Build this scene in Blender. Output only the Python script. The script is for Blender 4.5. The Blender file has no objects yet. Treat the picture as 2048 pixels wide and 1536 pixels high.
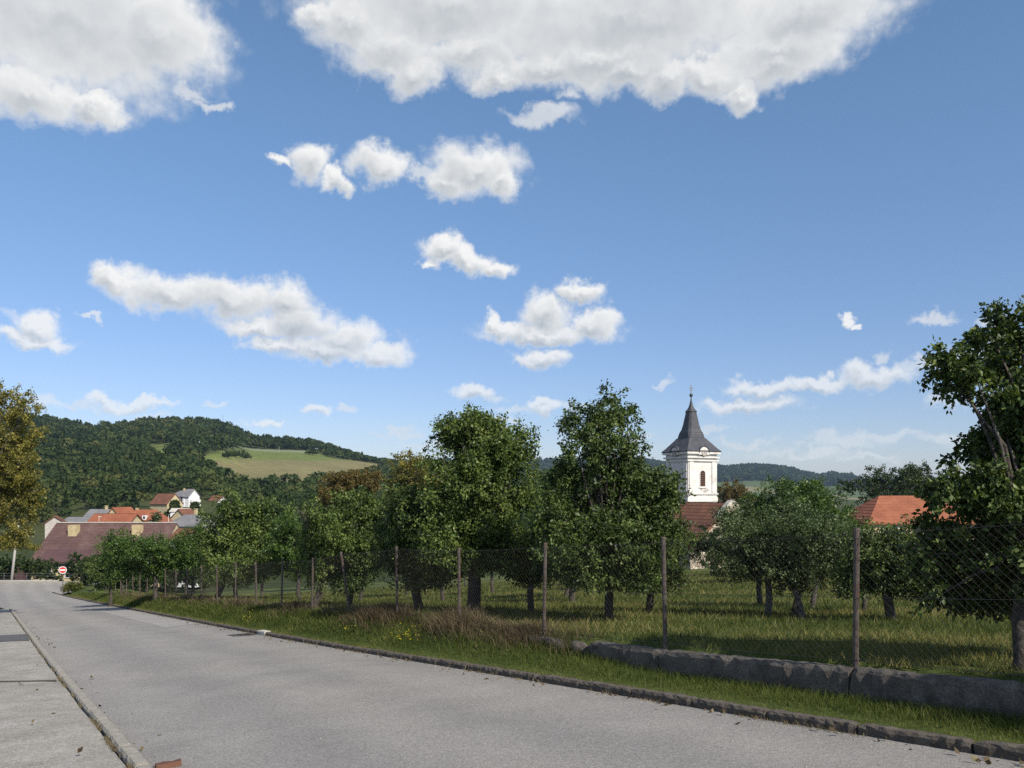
import bpy, math, random
import numpy as np
from mathutils import Vector, Matrix

# ------------------------------------------------------------------ camera
# eye at the world origin, looking along +Y; the ground lies below zero
scene = bpy.context.scene
FPX, CX, HZ = 1656.0, 1024.0, 985.0        # focal length in photo pixels, centre column, horizon row
cam_d = bpy.data.cameras.new("camera")
cam_d.sensor_width = 36.0
cam_d.lens = 36.0 * FPX / 2048.0
cam_d.shift_y = (HZ - 768.0) / 2048.0
cam_d.clip_start = 0.1
cam_d.clip_end = 30000.0
cam = bpy.data.objects.new("camera", cam_d)
scene.collection.objects.link(cam)
cam.location = (0, 0, 0)
cam.rotation_euler = (math.radians(90), 0, 0)
scene.camera = cam

# ------------------------------------------------------------------ sun, exposure
SUN_EL = math.radians(40)
SUN_H = Vector((0.64, -0.77)).normalized()
SUN_AZ = math.atan2(SUN_H.x, SUN_H.y)
SKY_STRENGTH = 0.10
SUN_STRENGTH = 5.0
scene.view_settings.view_transform = 'Standard'
scene.view_settings.look = 'None'
scene.view_settings.exposure = 0.34
scene.view_settings.gamma = 1.0
scene.view_settings.use_curve_mapping = False
sun_d = bpy.data.lights.new("sun", 'SUN')
sun_d.energy = SUN_STRENGTH
sun_d.angle = math.radians(0.53)
sun_d.color = (1.0, 0.92, 0.80)
sun = bpy.data.objects.new("sun", sun_d)
scene.collection.objects.link(sun)
to_sun = Vector((SUN_H.x * math.cos(SUN_EL), SUN_H.y * math.cos(SUN_EL), math.sin(SUN_EL)))
sun.rotation_euler = to_sun.to_track_quat('Z', 'Y').to_euler()
scene.cycles.max_bounces = 5
scene.cycles.diffuse_bounces = 2
scene.cycles.glossy_bounces = 2
scene.cycles.transmission_bounces = 3
scene.cycles.transparent_max_bounces = 4
scene.cycles.volume_bounces = 0
scene.cycles.use_denoising = False
scene.cycles.filter_width = 1.5

# ------------------------------------------------------------------ sky with clouds
def azel(x, y):
    az = math.atan((x - CX) / FPX)
    return az, math.atan((HZ - y) / FPX * math.cos(az))

CLOUDS = [  # heading and height of each puff of the clouds, written as x, y, half width, half height
 (120,30,330,185),(330,70,130,110),(50,185,170,62),(190,210,80,36),
 (900,0,300,115),(1250,30,420,140),(1600,20,205,115),(830,140,75,48),(1000,150,60,36),(1480,180,46,40),
 (1330,160,80,42),(780,90,120,70),(950,105,130,62),(1100,130,130,50),(1250,140,140,50),(1420,145,110,48),(1560,90,170,80),(640,30,60,40),(700,40,100,62),(1200,120,220,62),(1560,120,120,60),
 (625,320,45,38),(675,360,30,28),(565,325,30,15),(760,330,62,40),(950,335,98,56),(900,365,52,36),(1000,365,42,36),
 (890,497,38,30),(930,520,72,26),(985,533,40,24),(860,525,30,10),
 (235,563,52,30),(330,585,120,40),(460,600,130,44),(570,600,60,44),(600,645,90,42),(520,655,95,22),(560,690,75,18),
 (690,680,80,40),(770,703,60,28),(660,705,110,26),
 (70,650,55,26),(60,680,88,18),
 (1165,582,50,25),(1095,625,52,40),(1000,650,46,20),(1190,648,57,36),(1095,662,145,24),(985,635,20,15),
 (1090,712,52,21),(1060,718,26,12),
 (945,783,42,18),(1090,813,36,15),(215,801,42,15),(285,808,62,15),(640,821,40,13),(540,846,37,12),
 (1530,775,85,17),(1500,812,95,17),(1740,750,72,26),(1640,765,75,18),(1698,634,16,12),(1714,645,18,8),
]
THIN = [
 (385,190,55,18),(430,215,36,12),(1080,232,80,22),(1130,190,30,18),(840,350,40,18),
 (985,797,40,10),(1040,822,60,11),(1150,812,45,12),(160,805,70,10),(90,803,55,18),(800,868,65,8),(700,815,20,8),
 (1830,735,60,18),(1860,632,52,16),(1985,645,40,26),(1765,702,24,14),(1690,880,100,16),(1640,902,80,10),(1890,800,40,16),
 (1950,700,70,26),(1420,862,50,14),(300,838,70,8),(180,633,20,8),(1330,763,30,8),(880,890,80,8),(1250,880,60,9),(600,890,40,7),(1600,908,130,10),(1760,868,90,12),(1490,888,70,10),(1900,872,70,13),(1720,915,90,8),(1000,845,60,8),(430,815,40,8),
]
world = bpy.data.worlds.new("World")
scene.world = world
world.use_nodes = True
WN, WL = world.node_tree.nodes, world.node_tree.links
WN.clear()

def cloud_group():
    g = bpy.data.node_groups.new("cloud_field", 'ShaderNodeTree')
    g.interface.new_socket("Vector", in_out='INPUT', socket_type='NodeSocketVector')
    g.interface.new_socket("Solid", in_out='OUTPUT', socket_type='NodeSocketFloat')
    g.interface.new_socket("Thin", in_out='OUTPUT', socket_type='NodeSocketFloat')
    n, l = g.nodes, g.links
    gi, go = n.new('NodeGroupInput'), n.new('NodeGroupOutput')
    for lst, out in ((CLOUDS, "Solid"), (THIN, "Thin")):
        last = None
        for (x, y, rx, ry) in lst:
            az, el = azel(x, y)
            kx, ky = FPX / rx / math.cos(az) ** 2, FPX / ry / math.cos(az) / math.cos(el) ** 2
            ma = n.new('ShaderNodeVectorMath'); ma.operation = 'MULTIPLY_ADD'
            l.new(gi.outputs[0], ma.inputs[0]); ma.inputs[1].default_value = (kx, ky, 0); ma.inputs[2].default_value = (-az * kx, -el * ky, 0)
            dp = n.new('ShaderNodeVectorMath'); dp.operation = 'DOT_PRODUCT'
            l.new(ma.outputs[0], dp.inputs[0]); l.new(ma.outputs[0], dp.inputs[1])
            if last is None:
                last = dp.outputs['Value']
            else:
                m = n.new('ShaderNodeMath'); m.operation = 'MINIMUM'
                l.new(last, m.inputs[0]); l.new(dp.outputs['Value'], m.inputs[1])
                last = m.outputs[0]
        sq = n.new('ShaderNodeMath'); sq.operation = 'SQRT'; l.new(last, sq.inputs[0])
        inv = n.new('ShaderNodeMath'); inv.operation = 'SUBTRACT'; inv.inputs[0].default_value = 1.0
        l.new(sq.outputs[0], inv.inputs[1]); l.new(inv.outputs[0], go.inputs[out])
    return g

def wmath(op, a, b=None, c=None, clamp=False):
    n = WN.new('ShaderNodeMath'); n.operation = op; n.use_clamp = clamp
    for i, v in enumerate((a, b, c)):
        if v is None: continue
        if isinstance(v, (int, float)): n.inputs[i].default_value = v
        else: WL.new(v, n.inputs[i])
    return n.outputs[0]

def wsmooth(v, lo, hi):
    n = WN.new('ShaderNodeMapRange'); n.interpolation_type = 'SMOOTHSTEP'
    WL.new(v, n.inputs[0]); n.inputs[1].default_value = lo; n.inputs[2].default_value = hi
    return n.outputs[0]

tc = WN.new('ShaderNodeTexCoord')
nrm = WN.new('ShaderNodeVectorMath'); nrm.operation = 'NORMALIZE'
WL.new(tc.outputs['Generated'], nrm.inputs[0])
sep = WN.new('ShaderNodeSeparateXYZ'); WL.new(nrm.outputs[0], sep.inputs[0])
az_s = wmath('ARCTAN2', sep.outputs[0], sep.outputs[1])
el_s = wmath('ARCSINE', sep.outputs[2])
comb = WN.new('ShaderNodeCombineXYZ'); WL.new(az_s, comb.inputs[0]); WL.new(el_s, comb.inputs[1])

def wnoise(scale, detail, rough, vec=None, dist=0.0):
    n = WN.new('ShaderNodeTexNoise'); n.noise_dimensions = '3D'
    WL.new(vec if vec is not None else nrm.outputs[0], n.inputs['Vector'])
    n.inputs['Scale'].default_value = scale; n.inputs['Detail'].default_value = detail
    n.inputs['Roughness'].default_value = rough; n.inputs['Distortion'].default_value = dist
    return n
# ragged the outlines by warping the heading with noise
warp = wnoise(26.0, 5.0, 0.6)
wv = WN.new('ShaderNodeVectorMath'); wv.operation = 'SUBTRACT'
WL.new(warp.outputs['Color'], wv.inputs[0]); wv.inputs[1].default_value = (0.5, 0.5, 0.5)
ws = WN.new('ShaderNodeVectorMath'); ws.operation = 'SCALE'
WL.new(wv.outputs[0], ws.inputs[0]); ws.inputs['Scale'].default_value = 0.055
wa = WN.new('ShaderNodeVectorMath'); wa.operation = 'ADD'
WL.new(comb.outputs[0], wa.inputs[0]); WL.new(ws.outputs[0], wa.inputs[1])
wz = WN.new('ShaderNodeVectorMath'); wz.operation = 'MULTIPLY'
WL.new(wa.outputs[0], wz.inputs[0]); wz.inputs[1].default_value = (1, 1, 0)
CG = cloud_group()
c1 = WN.new('ShaderNodeGroup'); c1.node_tree = CG; WL.new(wz.outputs[0], c1.inputs[0])
off = WN.new('ShaderNodeVectorMath'); off.operation = 'ADD'
WL.new(wz.outputs[0], off.inputs[0]); off.inputs[1].default_value = (0.004, 0.009, 0)
c2 = WN.new('ShaderNodeGroup'); c2.node_tree = CG; WL.new(off.outputs[0], c2.inputs[0])
fine = wnoise(58.0, 6.0, 0.55)
nd = WN.new('ShaderNodeVectorMath'); nd.operation = 'ADD'
WL.new(nrm.outputs[0], nd.inputs[0]); nd.inputs[1].default_value = (0.004, -0.002, 0.006)
fine2 = wnoise(58.0, 4.0, 0.54, nd.outputs[0])
billow = wnoise(11.0, 3.0, 0.5)
# clouds of the same kind over the rest of the sky
elw = wsmooth(el_s, 0.02, 0.16)
rest_n = wnoise(5.0, 6.0, 0.58)
in_az = wmath('SUBTRACT', 1.0, wsmooth(wmath('ABSOLUTE', az_s), 0.56, 0.70))
in_el = wmath('SUBTRACT', 1.0, wsmooth(el_s, 0.56, 0.70))
rest_f = wmath('SUBTRACT', wmath('MULTIPLY', wmath('SUBTRACT', rest_n.outputs['Fac'], 0.56), 6.0),
               wmath('MULTIPLY', wmath('MULTIPLY', in_az, in_el), 9.0))
f1 = wmath('MAXIMUM', c1.outputs['Solid'], rest_f)
nz = wmath('MULTIPLY', wmath('SUBTRACT', fine.outputs['Fac'], 0.5), 0.62)
fs = wmath('ADD', f1, nz)
alpha = wsmooth(fs, -0.28, 0.46)
ft = wmath('ADD', c1.outputs['Thin'], wmath('MULTIPLY', wmath('SUBTRACT', fine.outputs['Fac'], 0.5), 1.3))
alpha_t = wmath('MULTIPLY', wsmooth(ft, -0.2, 0.7), 0.7)
alpha_all = wmath('MAXIMUM', alpha, alpha_t)
fade = wmath('ADD', 0.62, wmath('MULTIPLY', wsmooth(el_s, 0.06, 0.24), 0.36))   # low clouds sit behind more air
alpha_f = wmath('MULTIPLY', alpha_all, fade)
grad = wmath('MULTIPLY', wmath('SUBTRACT', c1.outputs['Solid'], c2.outputs['Solid']), alpha)
rel = wmath('SUBTRACT', fine.outputs['Fac'], fine2.outputs['Fac'])
thick = wsmooth(fs, 0.1, 0.8)
lit = wmath('ADD', wmath('ADD', 0.78, wmath('MULTIPLY', grad, 1.0)), wmath('MULTIPLY', rel, 0.38))
lit = wmath('ADD', lit, wmath('MULTIPLY', wmath('SUBTRACT', billow.outputs['Fac'], 0.5), 0.7))
lit = wmath('SUBTRACT', lit, wmath('MULTIPLY', thick, 0.42), clamp=True)
ccol = WN.new('ShaderNodeMix'); ccol.data_type = 'RGBA'
WL.new(lit, ccol.inputs['Factor'])
ccol.inputs['A'].default_value = (3.9, 4.2, 4.5, 1)
ccol.inputs['B'].default_value = (7.5, 7.5, 7.4, 1)
sky = WN.new('ShaderNodeTexSky'); sky.sky_type = 'NISHITA'; sky.sun_disc = False
sky.sun_elevation = SUN_EL; sky.sun_rotation = SUN_AZ
sky.altitude = 300; sky.air_density = 1.0; sky.dust_density = 0.3; sky.ozone_density = 3.0
hs = WN.new('ShaderNodeHueSaturation'); hs.inputs['Saturation'].default_value = 1.03
WL.new(sky.outputs[0], hs.inputs['Color'])
tint = WN.new('ShaderNodeMix'); tint.data_type = 'RGBA'                       # the air low over the hills is a dull pale blue
WL.new(wsmooth(el_s, -0.02, 0.52), tint.inputs['Factor'])
tint.inputs['A'].default_value = (0.82, 0.79, 0.94, 1); tint.inputs['B'].default_value = (1.12, 1.20, 1.19, 1)
skyc = WN.new('ShaderNodeMix'); skyc.data_type = 'RGBA'; skyc.blend_type = 'MULTIPLY'; skyc.inputs['Factor'].default_value = 1.0
WL.new(hs.outputs[0], skyc.inputs['A']); WL.new(tint.outputs['Result'], skyc.inputs['B'])
mixc = WN.new('ShaderNodeMix'); mixc.data_type = 'RGBA'
WL.new(alpha_f, mixc.inputs['Factor']); WL.new(skyc.outputs['Result'], mixc.inputs['A']); WL.new(ccol.outputs['Result'], mixc.inputs['B'])
bg = WN.new('ShaderNodeBackground'); bg.inputs['Strength'].default_value = SKY_STRENGTH
WL.new(mixc.outputs['Result'], bg.inputs['Color'])
wo = WN.new('ShaderNodeOutputWorld'); WL.new(bg.outputs[0], wo.inputs['Surface'])
world.cycles.sampling_method = 'MANUAL'
world.cycles.sample_map_resolution = 256

# ------------------------------------------------------------------ helpers
rng = np.random.default_rng(7)
random.seed(7)
COL = scene.collection
MATS = {}

def px(x, y, Y):                      # point at depth Y seen at photo pixel (x, y)
    return Vector(((x - CX) / FPX * Y, Y, (HZ - y) / FPX * Y))

def link(o, parent=None):
    COL.objects.link(o)
    if parent is not None: o.parent = parent
    return o

def tag(o, label=None, cat=None, group=None, kind=None):
    if label: o["label"] = label
    if cat: o["category"] = cat
    if group: o["group"] = group
    if kind: o["kind"] = kind
    return o

def empty(name, loc, rz=0.0):
    o = bpy.data.objects.new(name, None); o.empty_display_size = 0.2
    o.location = loc; o.rotation_euler = (0, 0, rz)
    return link(o)

def fast_mesh(name, V, F, mat, smooth=False, col=None):
    V = np.asarray(V, np.float32).reshape(-1, 3); F = np.asarray(F, np.int32)
    me = bpy.data.meshes.new(name)
    nf, k = F.shape
    me.vertices.add(len(V)); me.vertices.foreach_set("co", V.ravel())
    me.loops.add(nf * k); me.loops.foreach_set("vertex_index", F.ravel())
    me.polygons.add(nf); me.polygons.foreach_set("loop_start", np.arange(0, nf * k, k, dtype=np.int32))
    if smooth: me.polygons.foreach_set("use_smooth", np.ones(nf, bool))
    me.update(calc_edges=True)
    if col is not None:
        a = me.color_attributes.new("tint", 'FLOAT_COLOR', 'POINT')
        c = np.ones((len(V), 4), np.float32); c[:, :3] = np.asarray(col, np.float32).reshape(len(V), -1)[:, :3]
        a.data.foreach_set("color", c.ravel())
    if mat is not None: me.materials.append(mat)
    return me

def py_mesh(name, V, F, mat, smooth=False):
    me = bpy.data.meshes.new(name)
    me.from_pydata([tuple(v) for v in V], [], [tuple(f) for f in F]); me.update()
    if smooth:
        for p in me.polygons: p.use_smooth = True
    if mat is not None: me.materials.append(mat)
    return me

def obj(name, me, parent=None, loc=None):
    o = bpy.data.objects.new(name, me)
    if loc is not None: o.location = loc
    return link(o, parent)

class MB:                              # mesh builder for boxes, prisms, tubes and lathes
    def __init__(s): s.V, s.F = [], []
    def add(s, V, F):
        b = len(s.V); s.V += [tuple(v) for v in V]; s.F += [tuple(i + b for i in f) for f in F]; return s
    def box(s, x0, x1, y0, y1, z0, z1):
        return s.add([(x0,y0,z0),(x1,y0,z0),(x1,y1,z0),(x0,y1,z0),(x0,y0,z1),(x1,y0,z1),(x1,y1,z1),(x0,y1,z1)],
                     [(0,3,2,1),(4,5,6,7),(0,1,5,4),(1,2,6,5),(2,3,7,6),(3,0,4,7)])
    def tube(s, pts, rad, n=8, cap=True):
        pts = [Vector(p) for p in pts]; V, F = [], []
        up = Vector((0.13, 0.21, 1.0)) if abs((pts[-1] - pts[0]).normalized().z) < 0.9 else Vector((1, 0.13, 0.1))
        for i, p in enumerate(pts):
            d = (pts[min(i + 1, len(pts) - 1)] - pts[max(i - 1, 0)]).normalized()
            a = d.cross(up).normalized(); b = d.cross(a).normalized()
            r = rad[i] if hasattr(rad, '__len__') else rad
            for k in range(n):
                t = 2 * math.pi * k / n
                V.append(p + a * (r * math.cos(t)) + b * (r * math.sin(t)))
        for i in range(len(pts) - 1):
            for k in range(n):
                k2 = (k + 1) % n
                F.append((i * n + k, i * n + k2, (i + 1) * n + k2, (i + 1) * n + k))
        if cap:
            F.append(tuple(range(n - 1, -1, -1))); F.append(tuple((len(pts) - 1) * n + k for k in range(n)))
        return s.add(V, F)
    def rings(s, rings, cap=True):      # list of equal-length point rings
        n = len(rings[0]); V = [v for r in rings for v in r]; F = []
        for i in range(len(rings) - 1):
            for k in range(n):
                k2 = (k + 1) % n
                F.append((i * n + k, i * n + k2, (i + 1) * n + k2, (i + 1) * n + k))
        if cap:
            F.append(tuple(range(n - 1, -1, -1))); F.append(tuple((len(rings) - 1) * n + k for k in range(n)))
        return s.add(V, F)
    def mesh(s, name, mat, smooth=False): return py_mesh(name, s.V, s.F, mat, smooth)
    def build(s, name, mat, parent=None, loc=None, smooth=False): return obj(name, s.mesh(name, mat, smooth), parent, loc)

# ------------------------------------------------------------------ materials
def new_mat(name):
    m = bpy.data.materials.new(name); m.use_nodes = True
    nt = m.node_tree; b = nt.nodes['Principled BSDF']
    b.inputs['Specular IOR Level'].default_value = 0.3
    MATS[name] = m
    return m, nt, b

def noise_node(nt, scale, detail=5, rough=0.6, coord='Object', dist=0.0):
    tcn = nt.nodes.new('ShaderNodeTexCoord'); n = nt.nodes.new('ShaderNodeTexNoise')
    if coord == 'World':
        g = nt.nodes.new('ShaderNodeNewGeometry'); nt.links.new(g.outputs['Position'], n.inputs['Vector'])
    else:
        nt.links.new(tcn.outputs[coord], n.inputs['Vector'])
    n.inputs['Scale'].default_value = scale; n.inputs['Detail'].default_value = detail
    n.inputs['Roughness'].default_value = rough; n.inputs['Distortion'].default_value = dist
    return n

def ramp(nt, src, stops):
    r = nt.nodes.new('ShaderNodeValToRGB'); e = r.color_ramp.elements
    while len(e) < len(stops): e.new(0.5)
    for i, (p, c) in enumerate(stops):
        e[i].position = p; e[i].color = (*c, 1) if len(c) == 3 else c
    nt.links.new(src, r.inputs[0]); return r.outputs[0]

def mixrgb(nt, f, a, b, mode='MIX'):
    m = nt.nodes.new('ShaderNodeMix'); m.data_type = 'RGBA'; m.blend_type = mode
    for s, v in (('Factor', f), ('A', a), ('B', b)):
        if isinstance(v, (int, float)): m.inputs[s].default_value = v
        elif isinstance(v, tuple): m.inputs[s].default_value = (*v, 1)
        else: nt.links.new(v, m.inputs[s])
    return m.outputs['Result']

def bump(nt, b, src, strength, dist=0.02):
    n = nt.nodes.new('ShaderNodeBump'); n.inputs['Strength'].default_value = strength; n.inputs['Distance'].default_value = dist
    nt.links.new(src, n.inputs['Height']); nt.links.new(n.outputs[0], b.inputs['Normal'])

def rough_mat(name, c1, c2, scale=3.0, rough=0.8, coord='Object', c3=None, scale2=40.0, amt2=0.3, bmp=0.3, bdist=0.01, metal=0.0):
    m, nt, b = new_mat(name)
    n1 = noise_node(nt, scale, 6, 0.65, coord)
    c = ramp(nt, n1.outputs['Fac'], [(0.34, c1), (0.66, c2)])
    n2 = noise_node(nt, scale2, 4, 0.6, coord)
    c = mixrgb(nt, amt2, c, ramp(nt, n2.outputs['Fac'], [(0.38, (0.25, 0.25, 0.25)), (0.62, (1, 1, 1))]), 'MULTIPLY')
    if c3 is not None:
        n3 = noise_node(nt, scale * 0.45, 5, 0.7, coord)
        c = mixrgb(nt, ramp(nt, n3.outputs['Fac'], [(0.55, (0, 0, 0)), (0.66, (1, 1, 1))]), c, c3)
    nt.links.new(c, b.inputs['Base Color']); b.inputs['Roughness'].default_value = rough; b.inputs['Metallic'].default_value = metal
    if bmp: bump(nt, b, n2.outputs['Fac'], bmp, bdist)
    return m

def plain(name, c, rough=0.6, metal=0.0):
    return rough_mat(name, tuple(v * 0.88 for v in c), tuple(min(1, v * 1.06) for v in c), 2.0, rough, amt2=0.12, bmp=0.1, metal=metal)

def asphalt(name, base, tone, warm, scale=1.0, grain=70.0):
    m, nt, b = new_mat(name)
    big = noise_node(nt, 0.16 * scale, 5, 0.6, 'World'); mid = noise_node(nt, 1.1 * scale, 6, 0.65, 'World')
    g1 = noise_node(nt, grain, 3, 0.7, 'World'); g2 = noise_node(nt, grain * 0.38, 3, 0.6, 'World')
    c = ramp(nt, big.outputs['Fac'], [(0.35, base), (0.65, warm)])
    c = mixrgb(nt, 0.75, c, ramp(nt, mid.outputs['Fac'], [(0.3, tone), (0.7, (1.03, 1.03, 1.03))]), 'MULTIPLY')
    c = mixrgb(nt, 0.6, c, ramp(nt, g1.outputs['Fac'], [(0.36, (0.42, 0.42, 0.44)), (0.5, (1, 1, 1)), (0.66, (1.5, 1.48, 1.42))]), 'MULTIPLY')
    c = mixrgb(nt, 0.35, c, ramp(nt, g2.outputs['Fac'], [(0.38, (0.55, 0.55, 0.56)), (0.6, (1.2, 1.2, 1.18))]), 'MULTIPLY')
    nt.links.new(c, b.inputs['Base Color']); b.inputs['Roughness'].default_value = 0.88
    b.inputs['Specular IOR Level'].default_value = 0.2
    bump(nt, b, g1.outputs['Fac'], 0.55, 0.012)
    return m

def foliage(name, dark, mid, light, trans=0.28, rough=0.42, spec=0.35):
    """leaf colour runs from dark over mid to light by each leaf's own tint"""
    m, nt, b = new_mat(name)
    at = nt.nodes.new('ShaderNodeAttribute'); at.attribute_name = "tint"
    s = nt.nodes.new('ShaderNodeSeparateColor'); nt.links.new(at.outputs['Color'], s.inputs[0])
    c = ramp(nt, s.outputs[0], [(0.0, dark), (0.5, mid), (1.0, light)])
    nt.links.new(c, b.inputs['Base Color']); b.inputs['Roughness'].default_value = rough
    b.inputs['Specular IOR Level'].default_value = spec
    t = nt.nodes.new('ShaderNodeBsdfTranslucent')
    tcx = mixrgb(nt, 1.0, c, (1.25, 1.2, 0.45), 'MULTIPLY'); nt.links.new(tcx, t.inputs['Color'])
    mx = nt.nodes.new('ShaderNodeMixShader'); mx.inputs[0].default_value = trans
    nt.links.new(b.outputs[0], mx.inputs[1]); nt.links.new(t.outputs[0], mx.inputs[2])
    nt.links.new(mx.outputs[0], nt.nodes['Material Output'].inputs['Surface'])
    return m

def vcol_mat(name, amt=0.5, s1=0.05, s2=1.0, rough=0.9):
    m, nt, b = new_mat(name)
    at = nt.nodes.new('ShaderNodeAttribute'); at.attribute_name = "tint"
    n1 = noise_node(nt, s1, 6, 0.65, 'World'); n2 = noise_node(nt, s2, 4, 0.6, 'World')
    c = mixrgb(nt, amt, at.outputs['Color'], ramp(nt, n1.outputs['Fac'], [(0.3, (0.55, 0.6, 0.5)), (0.7, (1.25, 1.2, 1.05))]), 'MULTIPLY')
    c = mixrgb(nt, amt, c, ramp(nt, n2.outputs['Fac'], [(0.35, (0.6, 0.6, 0.6)), (0.65, (1.15, 1.15, 1.15))]), 'MULTIPLY')
    nt.links.new(c, b.inputs['Base Color']); b.inputs['Roughness'].default_value = rough
    b.inputs['Specular IOR Level'].default_value = 0.1
    return m

def tracks(m):
    nt = m.node_tree; b = nt.nodes['Principled BSDF']; lk = b.inputs['Base Color'].links[0]; src = lk.from_socket
    ge = nt.nodes.new('ShaderNodeNewGeometry'); dp = nt.nodes.new('ShaderNodeVectorMath'); dp.operation = 'DOT_PRODUCT'
    nt.links.new(ge.outputs['Position'], dp.inputs[0]); dp.inputs[1].default_value = (0.846, 0.533, 0)
    nz_ = noise_node(nt, 0.25, 3, 0.5, 'World'); a = nt.nodes.new('ShaderNodeMath'); a.operation = 'MULTIPLY_ADD'; nt.links.new(nz_.outputs['Fac'], a.inputs[0]); a.inputs[1].default_value = 1.2; nt.links.new(dp.outputs['Value'], a.inputs[2])
    w = nt.nodes.new('ShaderNodeMath'); w.operation = 'SINE'; k = nt.nodes.new('ShaderNodeMath'); k.operation = 'MULTIPLY'; k.inputs[1].default_value = 3.4
    nt.links.new(a.outputs[0], k.inputs[0]); nt.links.new(k.outputs[0], w.inputs[0])
    mr = nt.nodes.new('ShaderNodeMapRange'); mr.inputs[1].default_value = -1; mr.inputs[2].default_value = 1; nt.links.new(w.outputs[0], mr.inputs[0])
    c = mixrgb(nt, 0.5, src, ramp(nt, mr.outputs[0], [(0.0, (0.82, 0.82, 0.83)), (1.0, (1.08, 1.07, 1.05))]), 'MULTIPLY')
    st = noise_node(nt, 0.55, 6, 0.7, 'World', 0.6)
    c = mixrgb(nt, ramp(nt, st.outputs['Fac'], [(0.60, (0, 0, 0)), (0.72, (0.35, 0.35, 0.35))]), c, (0.15, 0.145, 0.14))
    nt.links.new(c, b.inputs['Base Color']); return m
M_ROAD = asphalt("road_asphalt", (0.255, 0.245, 0.236), (0.8, 0.8, 0.8), (0.285, 0.27, 0.252))
tracks(M_ROAD)
M_ROADPATCH = asphalt("road_patch_asphalt", (0.29, 0.28, 0.27), (0.85, 0.85, 0.85), (0.315, 0.30, 0.285))
M_PAVE = asphalt("pavement_asphalt", (0.315, 0.30, 0.278), (0.55, 0.53, 0.49), (0.36, 0.342, 0.312), 1.6, 55.0)
M_DARKPATCH = asphalt("dark_patch_asphalt", (0.095, 0.097, 0.105), (0.8, 0.8, 0.8), (0.11, 0.11, 0.115))
M_KERB = rough_mat("kerb_concrete", (0.26, 0.238, 0.20), (0.36, 0.335, 0.295), 6.0, 0.9, c3=(0.16, 0.155, 0.12), scale2=70.0, amt2=0.45, bmp=0.6, bdist=0.006)
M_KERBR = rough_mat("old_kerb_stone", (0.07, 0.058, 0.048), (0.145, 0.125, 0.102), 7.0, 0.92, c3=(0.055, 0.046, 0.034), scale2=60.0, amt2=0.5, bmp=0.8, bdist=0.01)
M_WALL = rough_mat("old_wall_concrete", (0.085, 0.074, 0.062), (0.19, 0.165, 0.138), 3.0, 0.93, c3=(0.06, 0.052, 0.042), scale2=45.0, amt2=0.5, bmp=0.8, bdist=0.012)
M_CRACK = plain("crack_soil", (0.075, 0.068, 0.055), 0.95)
M_RUST = rough_mat("rusty_post_paint", (0.075, 0.055, 0.048), (0.14, 0.115, 0.10), 9.0, 0.7, c3=(0.10, 0.05, 0.035), scale2=50.0, amt2=0.4, bmp=0.3, bdist=0.002)
M_WIRE = plain("rusty_wire", (0.085, 0.07, 0.06), 0.7)
M_BARK = rough_mat("bark", (0.045, 0.037, 0.03), (0.11, 0.095, 0.08), 9.0, 0.92, c3=(0.13, 0.125, 0.11), scale2=28.0, amt2=0.6, bmp=1.0, bdist=0.02)
M_BARKL = rough_mat("pale_bark", (0.11, 0.10, 0.088), (0.23, 0.21, 0.185), 10.0, 0.92, c3=(0.08, 0.07, 0.06), scale2=30.0, amt2=0.6, bmp=1.0, bdist=0.02)
M_PEAR = foliage("pear_leaves", (0.011, 0.023, 0.005), (0.052, 0.087, 0.018), (0.155, 0.20, 0.055), 0.22, 0.5, 0.3)
M_PEAR2 = foliage("bright_pear_leaves", (0.015, 0.030, 0.007), (0.072, 0.115, 0.022), (0.19, 0.235, 0.06), 0.24, 0.5, 0.3)
M_APPLE = foliage("apple_leaves", (0.013, 0.026, 0.008), (0.056, 0.092, 0.028), (0.17, 0.20, 0.095), 0.22, 0.48, 0.32)
M_PLUM = foliage("plum_leaves", (0.014, 0.032, 0.007), (0.056, 0.108, 0.019), (0.13, 0.19, 0.04), 0.3, 0.4, 0.35)
M_RUSTLEAF = foliage("browning_leaves", (0.06, 0.042, 0.012), (0.115, 0.085, 0.024), (0.17, 0.145, 0.045), 0.28, 0.5, 0.25)
M_AUTUMN = foliage("turning_leaves", (0.05, 0.058, 0.012), (0.16, 0.15, 0.03), (0.30, 0.25, 0.055), 0.32, 0.45, 0.3)
M_WOOD = foliage("wood_leaves", (0.018, 0.033, 0.011), (0.040, 0.064, 0.019), (0.092, 0.10, 0.030), 0.22, 0.7, 0.1)
M_BUSH = foliage("bush_leaves", (0.008, 0.017, 0.005), (0.030, 0.052, 0.014), (0.085, 0.115, 0.032), 0.25, 0.45, 0.3)
M_GRASS = foliage("grass_blades", (0.030, 0.054, 0.009), (0.080, 0.102, 0.020), (0.235, 0.195, 0.078), 0.3, 0.6, 0.2)
M_DRY = foliage("dry_grass_blades", (0.055, 0.040, 0.026), (0.13, 0.098, 0.060), (0.27, 0.225, 0.135), 0.3, 0.7, 0.15)
M_GROUND = vcol_mat("grassy_ground", 0.6, 0.6, 6.0)
M_LAND = vcol_mat("hill_ground", 0.55, 0.012, 0.25)
M_WHITE = rough_mat("white_lime_plaster", (0.60, 0.58, 0.55), (0.72, 0.70, 0.67), 0.9, 0.9, c3=(0.50, 0.47, 0.43), scale2=5.0, amt2=0.2, bmp=0.15, bdist=0.01)
M_BARE = rough_mat("bare_plaster", (0.38, 0.34, 0.31), (0.50, 0.46, 0.42), 2.0, 0.95, scale2=10.0, amt2=0.25, bmp=0.3, bdist=0.01)
M_SLATE = rough_mat("dark_tower_sheet", (0.045, 0.047, 0.055), (0.075, 0.077, 0.088), 1.2, 0.5, scale2=12.0, amt2=0.25, bmp=0.15, bdist=0.01)
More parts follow.
